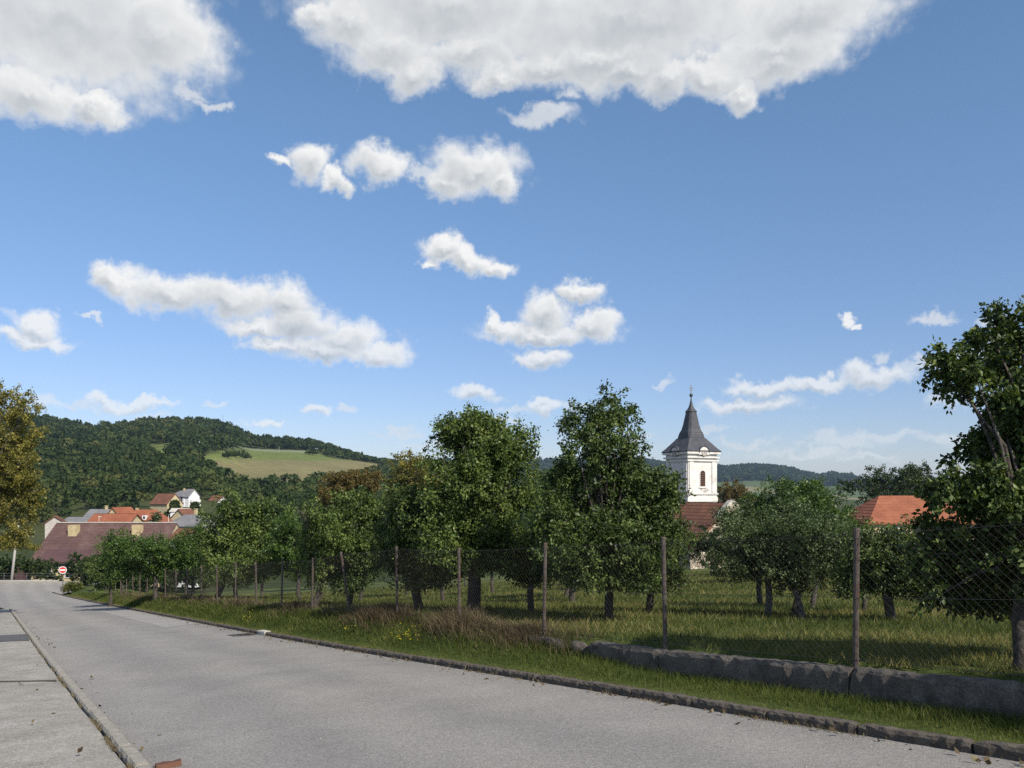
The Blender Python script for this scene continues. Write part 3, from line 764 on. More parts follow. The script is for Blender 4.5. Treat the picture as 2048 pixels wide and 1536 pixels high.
TREES = {}
def tree(name, label, foot_p, blobs_px, mat, trunk_r, fork, n=9000, L=0.085, W=0.05, twig=0.3, droop=0.35, seed=1, group=None, cat="tree", bark=None, Yb=None, lean=(0, 0), depth=1.0, per=24, shell=0.5, crown="crown", zcut=None, back=0.0):
    r = np.random.default_rng(seed); rr = random.Random(seed)
    if per == 24: L, W, twig, n, per = L * 0.62, W * 0.62, twig * 0.70, int(n * 2.35), 46
    Y = foot_p.y; k = Y / FPX; bl = []
    bx = foot_p.x / Y * FPX + CX; byy = HZ - foot_p.z / Y * FPX
    for (cx_, cy_, rx_, ry_) in blobs_px:
        dp = (rx_ + ry_) / 2 * k
        bl.append(((cx_ - bx) * k + back * (cx_ - CX) / FPX, back + rr.uniform(-1, 1) * dp * 0.9 * depth, (byy - cy_) * k + back * (HZ - cy_) / FPX, rx_ * k, dp * depth, ry_ * k))
    e = empty(name, foot_p); tag(e, label, cat, group)
    tr = limbs(rr, foot_p, bl, trunk_r, fork, 50, lean).build("trunk", bark or M_BARK, e, smooth=True)
    V, F, T = leaf_cloud(r, bl, n, L, W, max(8, n // per), twig, droop, shell)
    z4 = V[:, 2].reshape(-1, 4).min(1); cut = (fork * 0.72 if zcut is None else zcut) * (0.75 + 0.5 * r.random(len(z4)) ** 2)
    kq = z4 > cut
    if foot_p.x * 0.846 + foot_p.y * 0.533 > PFENCE: kq &= ((V[:, 0] + foot_p.x) * 0.846 + (V[:, 1] + foot_p.y) * 0.533).reshape(-1, 4).min(1) > PFENCE + 0.08
    nk = int(kq.sum()); V = V.reshape(-1, 4, 3)[kq].reshape(-1, 3); T = T.reshape(-1, 4, 3)[kq].reshape(-1, 3)
    i4 = np.arange(nk) * 4; F = np.concatenate([np.stack([i4, i4 + 1, i4 + 2], 1), np.stack([i4, i4 + 2, i4 + 3], 1)])
    c = tag(obj(crown, fast_mesh(crown, V, F, mat, False, T), e), kind='stuff')
    TREES[label] = e
    return e
def copy_tree(src, label, loc, rz, sc, group=None, name=None, scz=None):
    e = src.copy(); link(e); e.location = loc; e.rotation_euler = (0, 0, rz); e.scale = (sc, sc, scz or sc); e.name = name or src.name.split('.')[0]
    e["label"] = label
    if group: e["group"] = group
    elif "group" in e: del e["group"]
    for ch in list(src.children):
        c = ch.copy(); link(c); c.parent = e
    return e

t_right = tree("pear_tree", "large dark tree beside the fence at the right edge, trunk in shadow", foot(2046, 1345),
    [(2022,640,50,32),(1984,668,32,22),(2062,700,64,54),(1905,728,32,27),(1948,745,46,36),(1914,768,26,24),(2040,790,64,54),(2000,830,36,40),(2020,870,40,46),(2072,900,86,74),(1960,950,54,30),(1900,990,42,32),(1995,1000,80,60),
     (2082,1030,84,74),(1912,1070,56,58),(1995,1110,80,60),(2088,1150,84,74),(1940,1170,54,48),(1872,1120,32,48),(2005,1210,42,30),(1862,1195,20,20),(2155,800,80,80),(2180,1000,90,110),(2165,690,70,50),(2175,900,70,70),(2185,1130,70,60)],
    M_PEAR, 0.085, 1.0, 33000, 0.092, 0.056, 0.22, 0.35, 11, depth=1.35, zcut=0.45, back=0.6)
t_pear2 = tree("pear_tree", "tall ragged tree just left of the church tower, forked leafy top", foot(1218, 1243),
    [(1205,818,48,32),(1258,828,32,20),(1168,848,38,36),(1210,864,38,36),(1152,888,28,16),(1262,888,24,28),(1200,905,60,36),(1205,945,85,40),(1125,962,50,32),(1290,970,60,38),(1335,985,28,45),(1190,1010,105,50),
     (1100,1020,36,45),(1305,1050,58,60),(1200,1080,100,60),(1125,1060,50,60),(1210,1150,75,38),(1150,1130,45,45),(1280,1130,45,45)],
    M_PEAR, 0.085, 1.0, 31000, 0.095, 0.056, 0.32, 0.4, 12)
t_pear1 = tree("pear_tree", "broad bright green tree with thick trunk and rounded double top behind the fence", foot(948, 1227),
    [(932,842,34,24),(898,868,32,30),(975,860,38,32),(940,885,75,40),(1040,878,30,26),(1015,905,50,36),(888,930,26,45),(940,955,85,50),(1020,970,42,55),(900,1010,55,50),(970,1040,80,60),(890,1080,58,50),(1005,1085,55,50),(940,1110,70,40),(870,1130,38,45)],
    M_PEAR2, 0.15, 1.35, 24000, 0.115, 0.068, 0.42, 0.35, 13)
tree("pear_tree", "small low tree right behind the third fence post from the right", foot(1062, 1226), [(1065,1080,48,42),(1040,1120,48,38),(1090,1120,45,42),(1060,1155,48,28)], M_PEAR2, 0.075, 0.9, 6500, 0.10, 0.055, 0.34, 0.4, 14)
tree("pear_tree", "dark shaded tree between the two tall ones", foot(1145, 1206), [(1110,962,55,34),(1090,1010,55,60),(1150,1050,80,70),(1105,1090,55,60),(1160,1130,60,45),(1130,1165,35,20)], M_PEAR, 0.11, 0.9, 12000, 0.12, 0.07, 0.45, 0.4, 15)
tree("pear_tree", "small bushy tree beside the fence post left of the ruined gable", foot(1298, 1227), [(1300,1080,52,48),(1335,1115,32,42),(1280,1130,45,42),(1345,1165,16,24),(1310,1160,40,25)], M_PEAR, 0.08, 0.75, 8500, 0.095, 0.055, 0.34, 0.4, 16)
tree("apple_tree", "apple tree with pale straight trunk and silvery leaves left of the near post", foot(1536, 1234), [(1480,1085,45,45),(1540,1065,68,46),(1605,1060,65,55),(1560,1110,80,46),(1500,1130,58,36),(1455,1125,32,30)], M_APPLE, 0.07, 0.72, 13000, 0.075, 0.036, 0.26, 0.1, 17, bark=M_BARKL)
tree("apple_tree", "apple tree with two crossed trunks, one leaning right", foot(1586, 1236), [(1610,1090,66,58),(1660,1085,50,48),(1590,1150,55,32),(1645,1150,38,28)], M_APPLE, 0.065, 0.6, 9000, 0.078, 0.037, 0.26, 0.1, 18)
ec = [o for o in bpy.data.objects if o.get("label") == "apple tree with two crossed trunks, one leaning right"][0]
ft = foot(1608, 1244) - ec.location
MB().tube([ft - Vector((0, 0, .1)), ft * 0.7 + Vector((0, 0, .22)), Vector((0.02, 0.03, 0.62)), Vector((-.1, .1, 1.0))], [0.07, 0.058, 0.05, 0.03], 8).build("trunk", M_BARK, ec, smooth=True)
tree("apple_tree", "slender leaning apple tree behind the pale trunked ones", foot(1520, 1212), [(1520,1040,66,46),(1470,1060,46,46),(1570,1020,48,40),(1515,1085,60,40)], M_APPLE, 0.07, 0.9, 8500, 0.095, 0.046, 0.32, 0.1, 19)
tree("apple_tree", "slim apple tree left of the near post, bending slightly right", foot(1624, 1217), [(1640,1045,66,46),(1685,1070,46,46),(1615,1010,56,38),(1650,1095,55,35)], M_PLUM, 0.065, 0.85, 9500, 0.09, 0.048, 0.32, 0.15, 20, lean=(0.12, 0))
tree("pear_tree", "dark drooping tree just right of the near fence post", foot(1784, 1244), [(1765,1092,42,34),(1728,1115,40,45),(1815,1088,48,40),(1770,1140,68,42),(1840,1130,46,50),(1828,1190,26,28),(1740,1165,36,35)], M_PEAR, 0.085, 0.62, 11000, 0.082, 0.048, 0.28, 0.45, 21, lean=(-0.12, 0))
tree("pear_tree", "little dark tree seen beside the near fence post", foot(1728, 1226), [(1715,1145,36,36),(1698,1182,22,20),(1735,1120,30,30)], M_PEAR, 0.05, 0.5, 4500, 0.08, 0.046, 0.26, 0.4, 22)
tree("plum_tree", "wide green tree rising behind the apple trees right of the church", Vector((*px(1600, 0, 38).xy, g(px(1600, 0, 38).x, 38))), [(1590,985,48,26),(1545,1005,46,32),(1650,1000,56,34),(1560,970,20,14),(1690,1045,34,24),(1600,1030,70,36),(1520,1045,36,30),(1742,1082,40,24),(1700,1080,40,26)], M_PLUM, 0.13, 1.6, 13000, 0.15, 0.085, 0.55, 0.2, 23)
tree("walnut_tree", "dark round tree behind the orange hip roof", Vector((*px(1790, 0, 125).xy, g(px(1790, 0, 125).x, 125))), [(1760,950,36,22),(1718,968,32,20),(1800,955,50,28),(1845,945,34,26),(1780,990,60,25),(1840,985,40,34),(1860,960,34,30)], M_BUSH, 0.3, 3.0, 8000, 0.45, 0.28, 1.2, 0.2, 24)
tree("plum_tree", "small tree standing before the rubble gable wall", foot(1424, 1152), [(1418,1078,36,24),(1392,1092,24,20),(1448,1100,26,24),(1430,1122,30,16)], M_BUSH, 0.12, 1.0, 4500, 0.22, 0.12, 0.6, 0.2, 25)
tree("plum_tree", "leafy tree covering the middle of the rubble gable", foot(1500, 1148), [(1495,1065,28,26),(1530,1090,40,36),(1495,1110,44,28),(1540,1050,30,26)], M_BUSH, 0.12, 1.2, 4500, 0.2, 0.11, 0.6, 0.2, 26)
tree("lime_tree", "brownish tree directly right of the tower foot", Vector((*px(1480, 0, 150).xy, g(px(1480, 0, 150).x, 150))), [(1470,985,26,20),(1455,1000,18,22),(1492,998,30,20),(1480,1015,34,20)], M_RUSTLEAF, 0.25, 3.0, 4000, 0.55, 0.34, 1.3, 0.2, 27)
# left half of the orchard
tree("pear_tree", "dense hanging tree behind the leaning post, trunk forked", foot(838, 1223), [(830,1005,55,38),(800,1040,58,48),(862,1050,46,48),(820,1100,78,48),(768,1110,46,48),(872,1130,42,50),(835,1165,58,34),(850,1190,26,18)], M_PEAR, 0.11, 0.9, 15000, 0.115, 0.066, 0.42, 0.45, 31)
tree("pear_tree", "dark low tree hanging over the leaning fence post", foot(698, 1213), [(705,1145,40,38),(692,1185,26,20),(735,1135,32,30)], M_PEAR, 0.08, 0.7, 6000, 0.11, 0.062, 0.4, 0.5, 32)
tree("lime_tree", "rust brown tree rising behind the orchard row", Vector((*px(700, 0, 82).xy, g(px(700, 0, 82).x, 82))), [(690,965,46,28),(735,972,34,24),(700,1000,60,25),(660,985,26,18)], M_RUSTLEAF, 0.22, 3.0, 7000, 0.30, 0.18, 0.9, 0.2, 33)
tree("lime_tree", "golden brown tree just left of the tall double-topped one", Vector((*px(825, 0, 72).xy, g(px(825, 0, 72).x, 72))), [(822,938,40,28),(855,962,34,34),(795,970,34,28),(828,985,50,36)], M_AUTUMN, 0.22, 3.0, 7000, 0.27, 0.16, 0.85, 0.2, 34)
tree("pear_tree", "leafy tree behind the fence left of the leaning post", foot(627, 1217), [(598,1020,42,30),(640,1050,58,48),(700,1020,46,38),(742,1000,36,26),(680,1080,68,48),(610,1100,58,48),(722,1085,56,48),(640,1140,58,34),(765,1055,36,48)], M_PEAR2, 0.10, 0.9, 17000, 0.125, 0.072, 0.45, 0.45, 35)
tree("pear_tree", "leafy tree with a pointed top left in the orchard row", foot(430, 1200), [(463,1000,20,24),(450,1032,46,30),(512,1040,42,34),(430,1080,40,48),(490,1090,58,48),(545,1055,36,36),(470,1130,58,34),(535,1110,42,44),(590,1090,36,40),(400,1110,30,34)], M_PEAR2, 0.12, 0.9, 17000, 0.17, 0.10, 0.6, 0.45, 36)
tree("plum_tree", "bright green spreading tree in front of the brown roof", foot(312, 1202), [(240,1080,30,16),(300,1092,46,28),(352,1098,44,28),(268,1118,58,32),(330,1130,56,32),(388,1108,30,40),(240,1130,34,24),(220,1095,20,14)], M_PLUM, 0.13, 1.0, 15000, 0.17, 0.09, 0.6, 0.2, 37)
# the turning tree at the left edge
sx, sy = px(-35, 0, 45).x, 45.0
t_aut = tree("maple_tree", "tree with yellowing leaves at the left edge above the road", Vector((sx, sy, g(sx, sy))), [(0,798,46,28),(50,822,34,26),(10,875,66,46),(52,915,32,34),(0,955,70,48),(55,990,30,44),(20,1040,58,40),(-60,900,80,80),(-70,1000,80,70),(45,1075,40,24),(30,940,50,50),(-60,800,60,50),(-100,950,80,80)], M_AUTUMN, 0.2, 3.2, 30000, 0.19, 0.12, 0.6, 0.25, 38)

# rows deeper in the orchard: copies of a few grown here
ROW = "fruit trees deeper in the orchard"
def arche(name, label, loc, mat, seed, n, L, W, droop, bark=M_BARK):
    loc = Vector((loc[0], loc[1], g(*loc))); Y = loc.y; k = FPX / Y
    rr = random.Random(seed); bp = []
    bx = loc.x * k + CX; by = HZ - loc.z * k
    for _ in range(9):
        a = rr.uniform(0, 6.28); q = rr.uniform(.1, .95); h = rr.uniform(1.55, 3.1)
        R = rr.uniform(.45, .75); bp.append((bx + math.cos(a) * q * k * (1.2 - .2 * h), by - h * k, R * k, R * .8 * k))
    return tree(name, label, loc, bp, mat, 0.09, 0.85, n, L, W, 0.4, droop, seed, depth=1.3)
A1 = arche("pear_tree", "small round fruit tree far back in the orchard", (-3.0, 36.0), M_PEAR, 61, 9000, 0.13, 0.075, 0.4); A1["group"] = ROW
A2 = arche("plum_tree", "small round fruit tree far back in the orchard", (-9.5, 41.0), M_PLUM, 62, 9000, 0.14, 0.075, 0.25); A2["group"] = ROW
rowpts = [(-5.5, 30.0, 0), (-8.6, 33.5, 1), (-12.5, 37.5, 0), (-17.0, 44.0, 1), (-14.5, 48.0, 0), (-20.5, 52.0, 1), (-24.5, 50.5, 0), (-6.0, 47.0, 1), (-1.0, 43.0, 0), (-23.0, 62.0, 0), (-28.5, 60.5, 1),
          (2.2, 33.5, 1), (5.0, 41.0, 0), (-11, 58, 1), (-17, 66, 0), (20.0, 30.0, 0), (27.0, 37.0, 0), (14.0, 22.5, 1), (18.0, 24.0, 0), (-30.0, 68.0, 1), (-26.0, 74.0, 0), (-3.5, 62, 0), (4.0, 70, 1)]
ORD = ["first", "second", "third", "fourth", "fifth", "sixth", "seventh", "eighth", "ninth", "tenth", "eleventh", "twelfth", "thirteenth", "fourteenth", "fifteenth", "sixteenth", "seventeenth", "eighteenth", "nineteenth", "twentieth",
       "twenty-first", "twenty-second", "twenty-third", "twenty-fourth", "twenty-fifth", "twenty-sixth", "twenty-seventh", "twenty-eighth", "twenty-ninth", "thirtieth", "thirty-first", "thirty-second", "thirty-third"]
allrow = sorted(rowpts + [(-3.0, 36.0, 9), (-9.5, 41.0, 8)], key=lambda q: q[0] / q[1])
def rowlabel(q): return "small round fruit tree deep in the orchard, %s from the left" % ORD[allrow.index(q)]
A1["label"] = rowlabel((-3.0, 36.0, 9)); A2["label"] = rowlabel((-9.5, 41.0, 8))
for (x_, y_, w_) in rowpts:
    copy_tree((A1, A2)[w_], rowlabel((x_, y_, w_)), (x_, y_, g(x_, y_)), random.uniform(0, 6.28), random.uniform(.8, 1.15), ROW)
# a tree just outside the view on the right, whose shade lies on the wall and verge
copy_tree(t_pear2, "tree just beyond the right edge, shading the wall and verge", (6.9, 4.2, g(6.9, 4.2)), 2.0, 0.80)

# bushes by the junction
def bush(label, foot_p, blobs, mat, seed, n=5000, L=0.2, W=0.12, group=None, name="bush"):
    return tree(name, label, foot_p, blobs, mat, 0.05, 0.35, n, L, W, 0.3, 0.05, seed, group, "bush", per=20, shell=0.25, zcut=0.04)
def at_depth(x, Y): X = (x - CX) / FPX * Y; return Vector((X, Y, g(X, Y)))
bush("dark bush right behind the no entry sign", at_depth(160, 83), [(150,1150,26,22),(165,1125,24,20),(185,1140,30,26),(160,1165,34,14)], M_BUSH, 71)
bush("low dark bush right of the no entry sign by the fence", at_depth(215, 74), [(212,1155,24,22),(205,1172,20,12),(232,1165,22,18),(240,1145,18,20)], M_BUSH, 72)
bush("grassy scrub around the foot of the sign", at_depth(136, 79), [(136,1176,10,5),(148,1173,12,8)], M_GRASS, 73, 2500, 0.25, 0.06)
bush("wide dark bush before the yellow wall, left of the sign", at_depth(60, 98), [(60,1140,40,18),(30,1135,34,20),(92,1145,26,18),(75,1125,20,12),(112,1150,20,16),(104,1132,14,12)], M_BUSH, 74, 6000, 0.24, 0.15)
bush("dark bush at the left edge beyond the street wall", at_depth(0, 99), [(0,1135,26,24),(-25,1130,30,30),(15,1150,26,14)], M_BUSH, 75, 5000, 0.24, 0.15)
for k_, (bx_, bY_) in enumerate(((262, 88), (320, 92), (372, 95))):
    bush(("left", "middle", "right")[k_] + " one of three dark scrub bushes behind the orchard's left end", at_depth(bx_, bY_), [(bx_, 1146, 28, 24), (bx_ - 22, 1158, 26, 18), (bx_ + 24, 1156, 26, 18)], M_BUSH, 771 + k_, 4500, 0.24, 0.15, "scrub behind the left end of the orchard")
bush("bush hiding the right end of the yellow house", at_depth(165, 100), [(160,1120,22,14),(145,1140,24,20),(185,1135,24,24),(200,1120,16,16)], M_BUSH, 76, 5000, 0.24, 0.15)

# ------------------------------------------------------------------ houses
def roof_profile(D, R, over, rows, th=0.12):
    """stepped gable roof section in (y, z): tile courses overlap like shingles"""
    half = D / 2 + over; z0 = -R * over / (D / 2)
    left = []
    for i in range(rows):
        a, b = i / rows, (i + 1) / rows
        left.append((-half + half * a, z0 + (R - z0) * a + 0.05)); left.append((-half + half * b, z0 + (R - z0) * b + 0.012))
    left.append((0, R + 0.06))
    return left + [(-y, z) for y, z in reversed(left[:-1])] + [(half, z0 - th), (0, R - th * 1.3), (-half, z0 - th)]

def house(name, label, loc, yaw, L, D, H, R, wallm, roofm, hip=0.0, over=0.35, gover=0.25, rows=10, chim=(), wins=(), parent=None, cat="house", doors=(), roof_name="roof", deep=3.0):
    if parent is None:
        e = empty(name, loc, yaw); tag(e, label, cat)
    else: e = parent
    m = MB(); x0, x1, y0, y1 = -L/2, L/2, -D/2, D/2
    off = Vector((0, 0, 0)) if parent is None else Vector(loc)
    if hip > 0:
        m.box(x0, x1, y0, y1, -deep, H)
    else:
        pr = [(y0, -deep), (y1, -deep), (y1, H), (0, H + R), (y0, H)]
        m.rings([[(x0, a, b) for a, b in pr], [(x1, a, b) for a, b in pr]])
    w = m.build("wall", wallm, e, off)
    if hip > 0:
        rings = []
        zo = H - R * over / (D / 2)
        def ring(t, dz):
            yy = (D / 2 + over) * (1 - t); xx = (L / 2 + over) - (hip + over) * t; z = zo + (H + R - zo) * t + dz
            return [(-xx, -yy, z), (xx, -yy, z), (xx, yy, z), (-xx, yy, z)]
        rings.append(ring(0, -0.14))
        for i in range(rows):
            rings.append(ring(i / rows, 0.05)); rings.append(ring(min(0.995, (i + 1) / rows), 0.012))
        rf = MB().rings(rings).build(roof_name, roofm, e, off)
    else:
        pf = roof_profile(D, R, over, rows)
        rf = MB().rings([[(x0 - gover, a, b + H) for a, b in pf], [(x1 + gover, a, b + H) for a, b in pf]]).build(roof_name, roofm, e, off)
    for (cx_, cy_, w_, d_, z0, z1) in chim:
        c = MB().box(cx_ - w_/2, cx_ + w_/2, cy_ - d_/2, cy_ + d_/2, H, z1).box(cx_ - w_/2 - .05, cx_ + w_/2 + .05, cy_ - d_/2 - .05, cy_ + d_/2 + .05, z1 + 0.002, z1 + .12)
        c.build("chimney", M_CHIM, rf)
    for (f_, a, zc, w_, h_) in wins:
        q = MB(); pq = MB(); t_ = 0.06
        def bx(mb, a0, a1, z0, z1, o0, o1):
            if f_ == 'f': mb.box(a0, a1, y0 - o1, y0 - o0, z0, z1)
            elif f_ == 'b': mb.box(a0, a1, y1 + o0, y1 + o1, z0, z1)
            elif f_ == 'l': mb.box(x0 - o1, x0 - o0, a0, a1, z0, z1)
            else: mb.box(x1 + o0, x1 + o1, a0, a1, z0, z1)
        bx(q, a - w_/2 - t_, a - w_/2, zc - h_/2, zc + h_/2, 0.0, .05); bx(q, a + w_/2, a + w_/2 + t_, zc - h_/2, zc + h_/2, 0.0, .05)
        bx(q, a - w_/2 - t_, a + w_/2 + t_, zc + h_/2, zc + h_/2 + t_, 0.0, .05); bx(q, a - w_/2 - t_ - .05, a + w_/2 + t_ + .05, zc - h_/2 - t_, zc - h_/2, 0.0, .09)
        fr = q.build("window", M_HWHITE, e, off)
        bx(pq, a - w_/2, a + w_/2, zc - h_/2, zc + h_/2, 0.003, .012); pq.build("pane", M_PANE, fr)
    return e

# the long yellow house with the brown roof below the junction
hx0, hx1 = px(62, 0, 106).x, px(62, 0, 106).x + 16.2
hz_e = px(0, 1118, 106).z
hb = house("yellow_house", "long yellow house with brown roof and two pale chimneys below the junction", Vector(((hx0 + hx1) / 2, 112.0, hz_e - 3.2)), 0, hx1 - hx0, 12.0, 3.2, 4.35, M_CREAM, M_BROWNROOF,
           over=0.6, gover=0.05, rows=13, wins=[('f', -6.0, 1.6, 1.0, 1.5), ('f', -3.2, 1.6, 1.0, 1.5), ('f', -0.4, 1.6, 1.0, 1.5), ('f', 2.4, 1.6, 1.0, 1.5), ('f', 5.2, 1.6, 1.0, 1.5)])
rf = [c for c in hb.children if c.name.startswith("roof")][0]
for xpix in (148, 275):
    P = px(xpix, 1054, 110.2) - hb.location
    z_roof = 3.2 + 4.35 * (1 - abs(P.y) / 6.0)
    MB().box(P.x - .56, P.x + .56, P.y - .5, P.y + .5, z_roof - .8, z_roof + 1.15).build("chimney", M_CHIM, rf)
MB().box(-(hx1 - hx0) / 2, (hx1 - hx0) / 2, -0.12, 0.12, 3.2 + 4.40, 3.2 + 4.52).build("ridge_cap", M_CONC, rf)
# darker sheet strip over the eaves, lifted off the tiles
sl = 4.35 / 6.0
def slope_z(y): return 3.2 + 4.35 * (1 - abs(y) / 6.0)
ms = MB(); ya, yb = -6.66, -4.55
ms.rings([[(-(hx1 - hx0) / 2 + 1.35, ya, slope_z(ya) + .08), (-(hx1 - hx0) / 2 + 1.35, yb, slope_z(yb) + .08), (-(hx1 - hx0) / 2 + 1.35, yb, slope_z(yb) + .14), (-(hx1 - hx0) / 2 + 1.35, ya, slope_z(ya) + .14)],
          [((hx1 - hx0) / 2, ya, slope_z(ya) + .08), ((hx1 - hx0) / 2, yb, slope_z(yb) + .08), ((hx1 - hx0) / 2, yb, slope_z(yb) + .14), ((hx1 - hx0) / 2, ya, slope_z(ya) + .14)]])
ms.build("eaves_sheet", M_BROWNSTRIP, rf)
MB().box(-(hx1 - hx0) / 2, (hx1 - hx0) / 2, -6.18, -6.003, 2.1, 2.28).build("cornice", M_CONC, hb)
MB().box(-(hx1 - hx0) / 2 - 5.5, -(hx1 - hx0) / 2 - 2.2, -4, 4, -3, 2.3).build("wall", M_BROWNSTRIP, hb)

def hpos(x, y, Y): return px(x, y, Y)
TOWN = "houses of the village in the valley"
def th(label, x, y_eave, Y, L, D, H, R, wm, rm, yaw=0.0, **k):
    P = px(x, y_eave, Y); P.x = px(x, 0, Y + D / 2).x; return house("village_house", label, Vector((P.x, P.y + D / 2, P.z - H)), yaw, L, D, H, R, wm, rm, **k)
h1 = th("house with steep orange hip roof and two pale dormers", 292, 1050, 165, 9.6, 8.0, 3.4, 3.0, M_CREAM, M_REDROOF, hip=2.8, rows=9, chim=[(-2.0, 0.5, .5, .5, 0, 6.6)], wins=[('f', -2.5, 1.6, 1.0, 1.3), ('f', 0, 1.6, 1.0, 1.3), ('f', 2.5, 1.6, 1.0, 1.3)])
for dx in (-1.4, 0.8):
    d = MB().box(dx - .38, dx + .38, -2.7, -1.2, 4.3, 5.25).build("dormer", M_HWHITE, [c for c in h1.children if c.name.startswith("roof")][0])
    MB().box(dx - .22, dx + .22, -2.712, -2.703, 4.55, 5.1).build("pane", M_PANE, h1)
th("low house with bright orange roof, left of the dormered one", 232, 1046, 150, 7.5, 6.0, 3.0, 1.6, M_CREAM, M_REDROOF, over=.3, rows=6, wins=[('f', -2, 1.5, 1, 1.2), ('f', 1.5, 1.5, 1, 1.2)])
th("house with grey roof and small cream gable behind the orange roofs", 222, 1036, 185, 9.0, 7.5, 3.2, 1.9, M_HWHITE, M_GREYROOF, rows=7, chim=[(-1, 0, .5, .5, 0, 5.8)])
hg = MB(); 
th("small cream gabled house end beside the grey roof", 244, 1037, 178, 6.0, 4.4, 3.2, 2.4, M_CREAM, M_REDROOF, yaw=math.radians(80), rows=6, wins=[('l', 0, 2.6, .8, 1.0)])
th("pale house with low grey lean-to roof at the left", 186, 1044, 160, 9.0, 6.0, 2.8, 0.9, M_HGREY, M_GREYROOF, rows=4)
th("pale gabled house half hidden by the yellowing tree", 112, 1045, 150, 2.4, 3.2, 3.0, 1.2, M_BARE, M_OLDRED, yaw=math.radians(-70), rows=6, wins=[('l', 0, 2.0, .9, 1.2)])
th("grey rendered house with hipped grey roof right of the lamp", 385, 1050, 140, 6.2, 6.0, 3.6, 1.7, M_HGREY, M_GREYROOF, yaw=math.radians(-18), hip=1.6, rows=6, chim=[(0.3, 0.5, .45, .45, 0, 6.2)], wins=[('f', 1.2, 2.2, .8, 1.0), ('f', 2.4, 2.2, .6, 1.0)])
th("white cottage with dark red roof at the orchard's left end", 384, 1078, 103, 3.6, 4.0, 3.0, 1.2, M_HWHITE, M_OLDRED, yaw=math.radians(-12), rows=5, wins=[('f', .6, 1.7, .7, 1.0)])
th("cottage with dark red roof and yellow gable on the slope", 333, 1006, 268, 8.0, 6.0, 2.8, 3.0, M_CREAM, M_OLDRED, yaw=math.radians(-28), rows=7, wins=[('r', -1.2, 2.0, .9, 1.2), ('r', 1.2, 2.0, .9, 1.2)])
hw = th("tall white villa with grey roof on the hillside", 368, 992, 285, 6.2, 7.0, 4.6, 1.9, M_HWHITE, M_GREYROOF, yaw=math.radians(-20), hip=1.8, rows=6, chim=[(-.6, 0.8, .5, .5, 0, 7.2)],
        wins=[('f', -1.8, 3.6, .8, 1.2), ('f', .5, 3.6, .8, 1.2), ('f', 2.1, 3.6, .8, 1.2), ('f', -1.8, 1.2, .8, 1.2), ('f', 1.8, 1.2, .8, 1.2)])
house("", "", Vector((3.4, -0.6, 0)), 0, 3.0, 5.4, 4.6, 2.4, M_HWHITE, M_GREYROOF, parent=hw, rows=5, wins=[])
for z_ in (0.9, 2.5): MB().box(4.93, 6.0, -2.9, 1.4, z_, z_ + .8).build("balcony", M_HWHITE, hw)
th("white house with dark windows among trees right of the villa", 436, 1000, 300, 4.0, 5.0, 4.2, 1.6, M_HWHITE, M_OLDRED, yaw=math.radians(-15), rows=5, wins=[('f', -.9, 3.0, .8, 1.1), ('f', 1.0, 3.0, .8, 1.1), ('f', 0, 1.0, .8, 1.1)])
th("little yellow gabled shed below the villa", 370, 1034, 190, 4.0, 4.0, 2.4, 1.8, M_CREAM, M_OLDRED, yaw=math.radians(70), rows=5)
th("white walled terrace building under the villa", 362, 1022, 240, 5.0, 3.0, 1.4, 0.8, M_HWHITE, M_CONC, rows=3)

# orange hip roof at the right
P = px(1764, 1042, 100)
house("tiled_house", "house with sunlit orange tiled hip roof behind the right trees", Vector((P.x + 5.2, 105.0, P.z - 3.0)), math.radians(4), 14.0, 9.0, 3.0, 3.05, M_CREAM, M_REDROOF, hip=3.6, over=.4, rows=9, wins=[('f', -4, 1.6, 1, 1.3), ('f', -1, 1.6, 1, 1.3)])

# ------------------------------------------------------------------ church tower
N_R = Vector((0.438, -0.899, 0)); T_R = Vector((0.899, 0.438, 0))
W_T = 5.67
corner = Vector((27.2, 128.0, 0))
cen = corner + T_R * (W_T / 2) - N_R * (W_T / 2)
zg = g(cen.x, cen.y)
ch = empty("church_tower", (cen.x, cen.y, zg), math.atan2(T_R.y, T_R.x))
tag(ch, "white baroque church tower with dark bell-shaped roof and cross", "church tower")
def Z(y): return (HZ - y) / FPX * 131.8 - zg          # height above the tower's foot, from the photo row
hw_ = W_T / 2
def sq(h, z): return [(-h, -h, z), (h, -h, z), (h, h, z), (-h, h, z)]
def octa(h, c, z):
    return [(-h + c, -h, z), (h - c, -h, z), (h, -h + c, z), (h, h - c, z), (h - c, h, z), (-h + c, h, z), (-h, h - c, z), (-h, -h + c, z)]
MB().rings([sq(hw_, -1), sq(hw_, Z(909))]).build("shaft", M_WHITE, ch)
for (ya, yb, ex, nm) in ((1003, 994, .10, "plinth"), (989, 986.5, .16, "string_course"), (924, 921, .22, "cornice"), (917.5, 914.5, .30, "cornice"), (909.5, 904.5, .40, "cornice")):
    MB().rings([sq(hw_ + ex, Z(ya)), sq(hw_ + ex, Z(yb))]).build(nm, M_WHITE, ch)
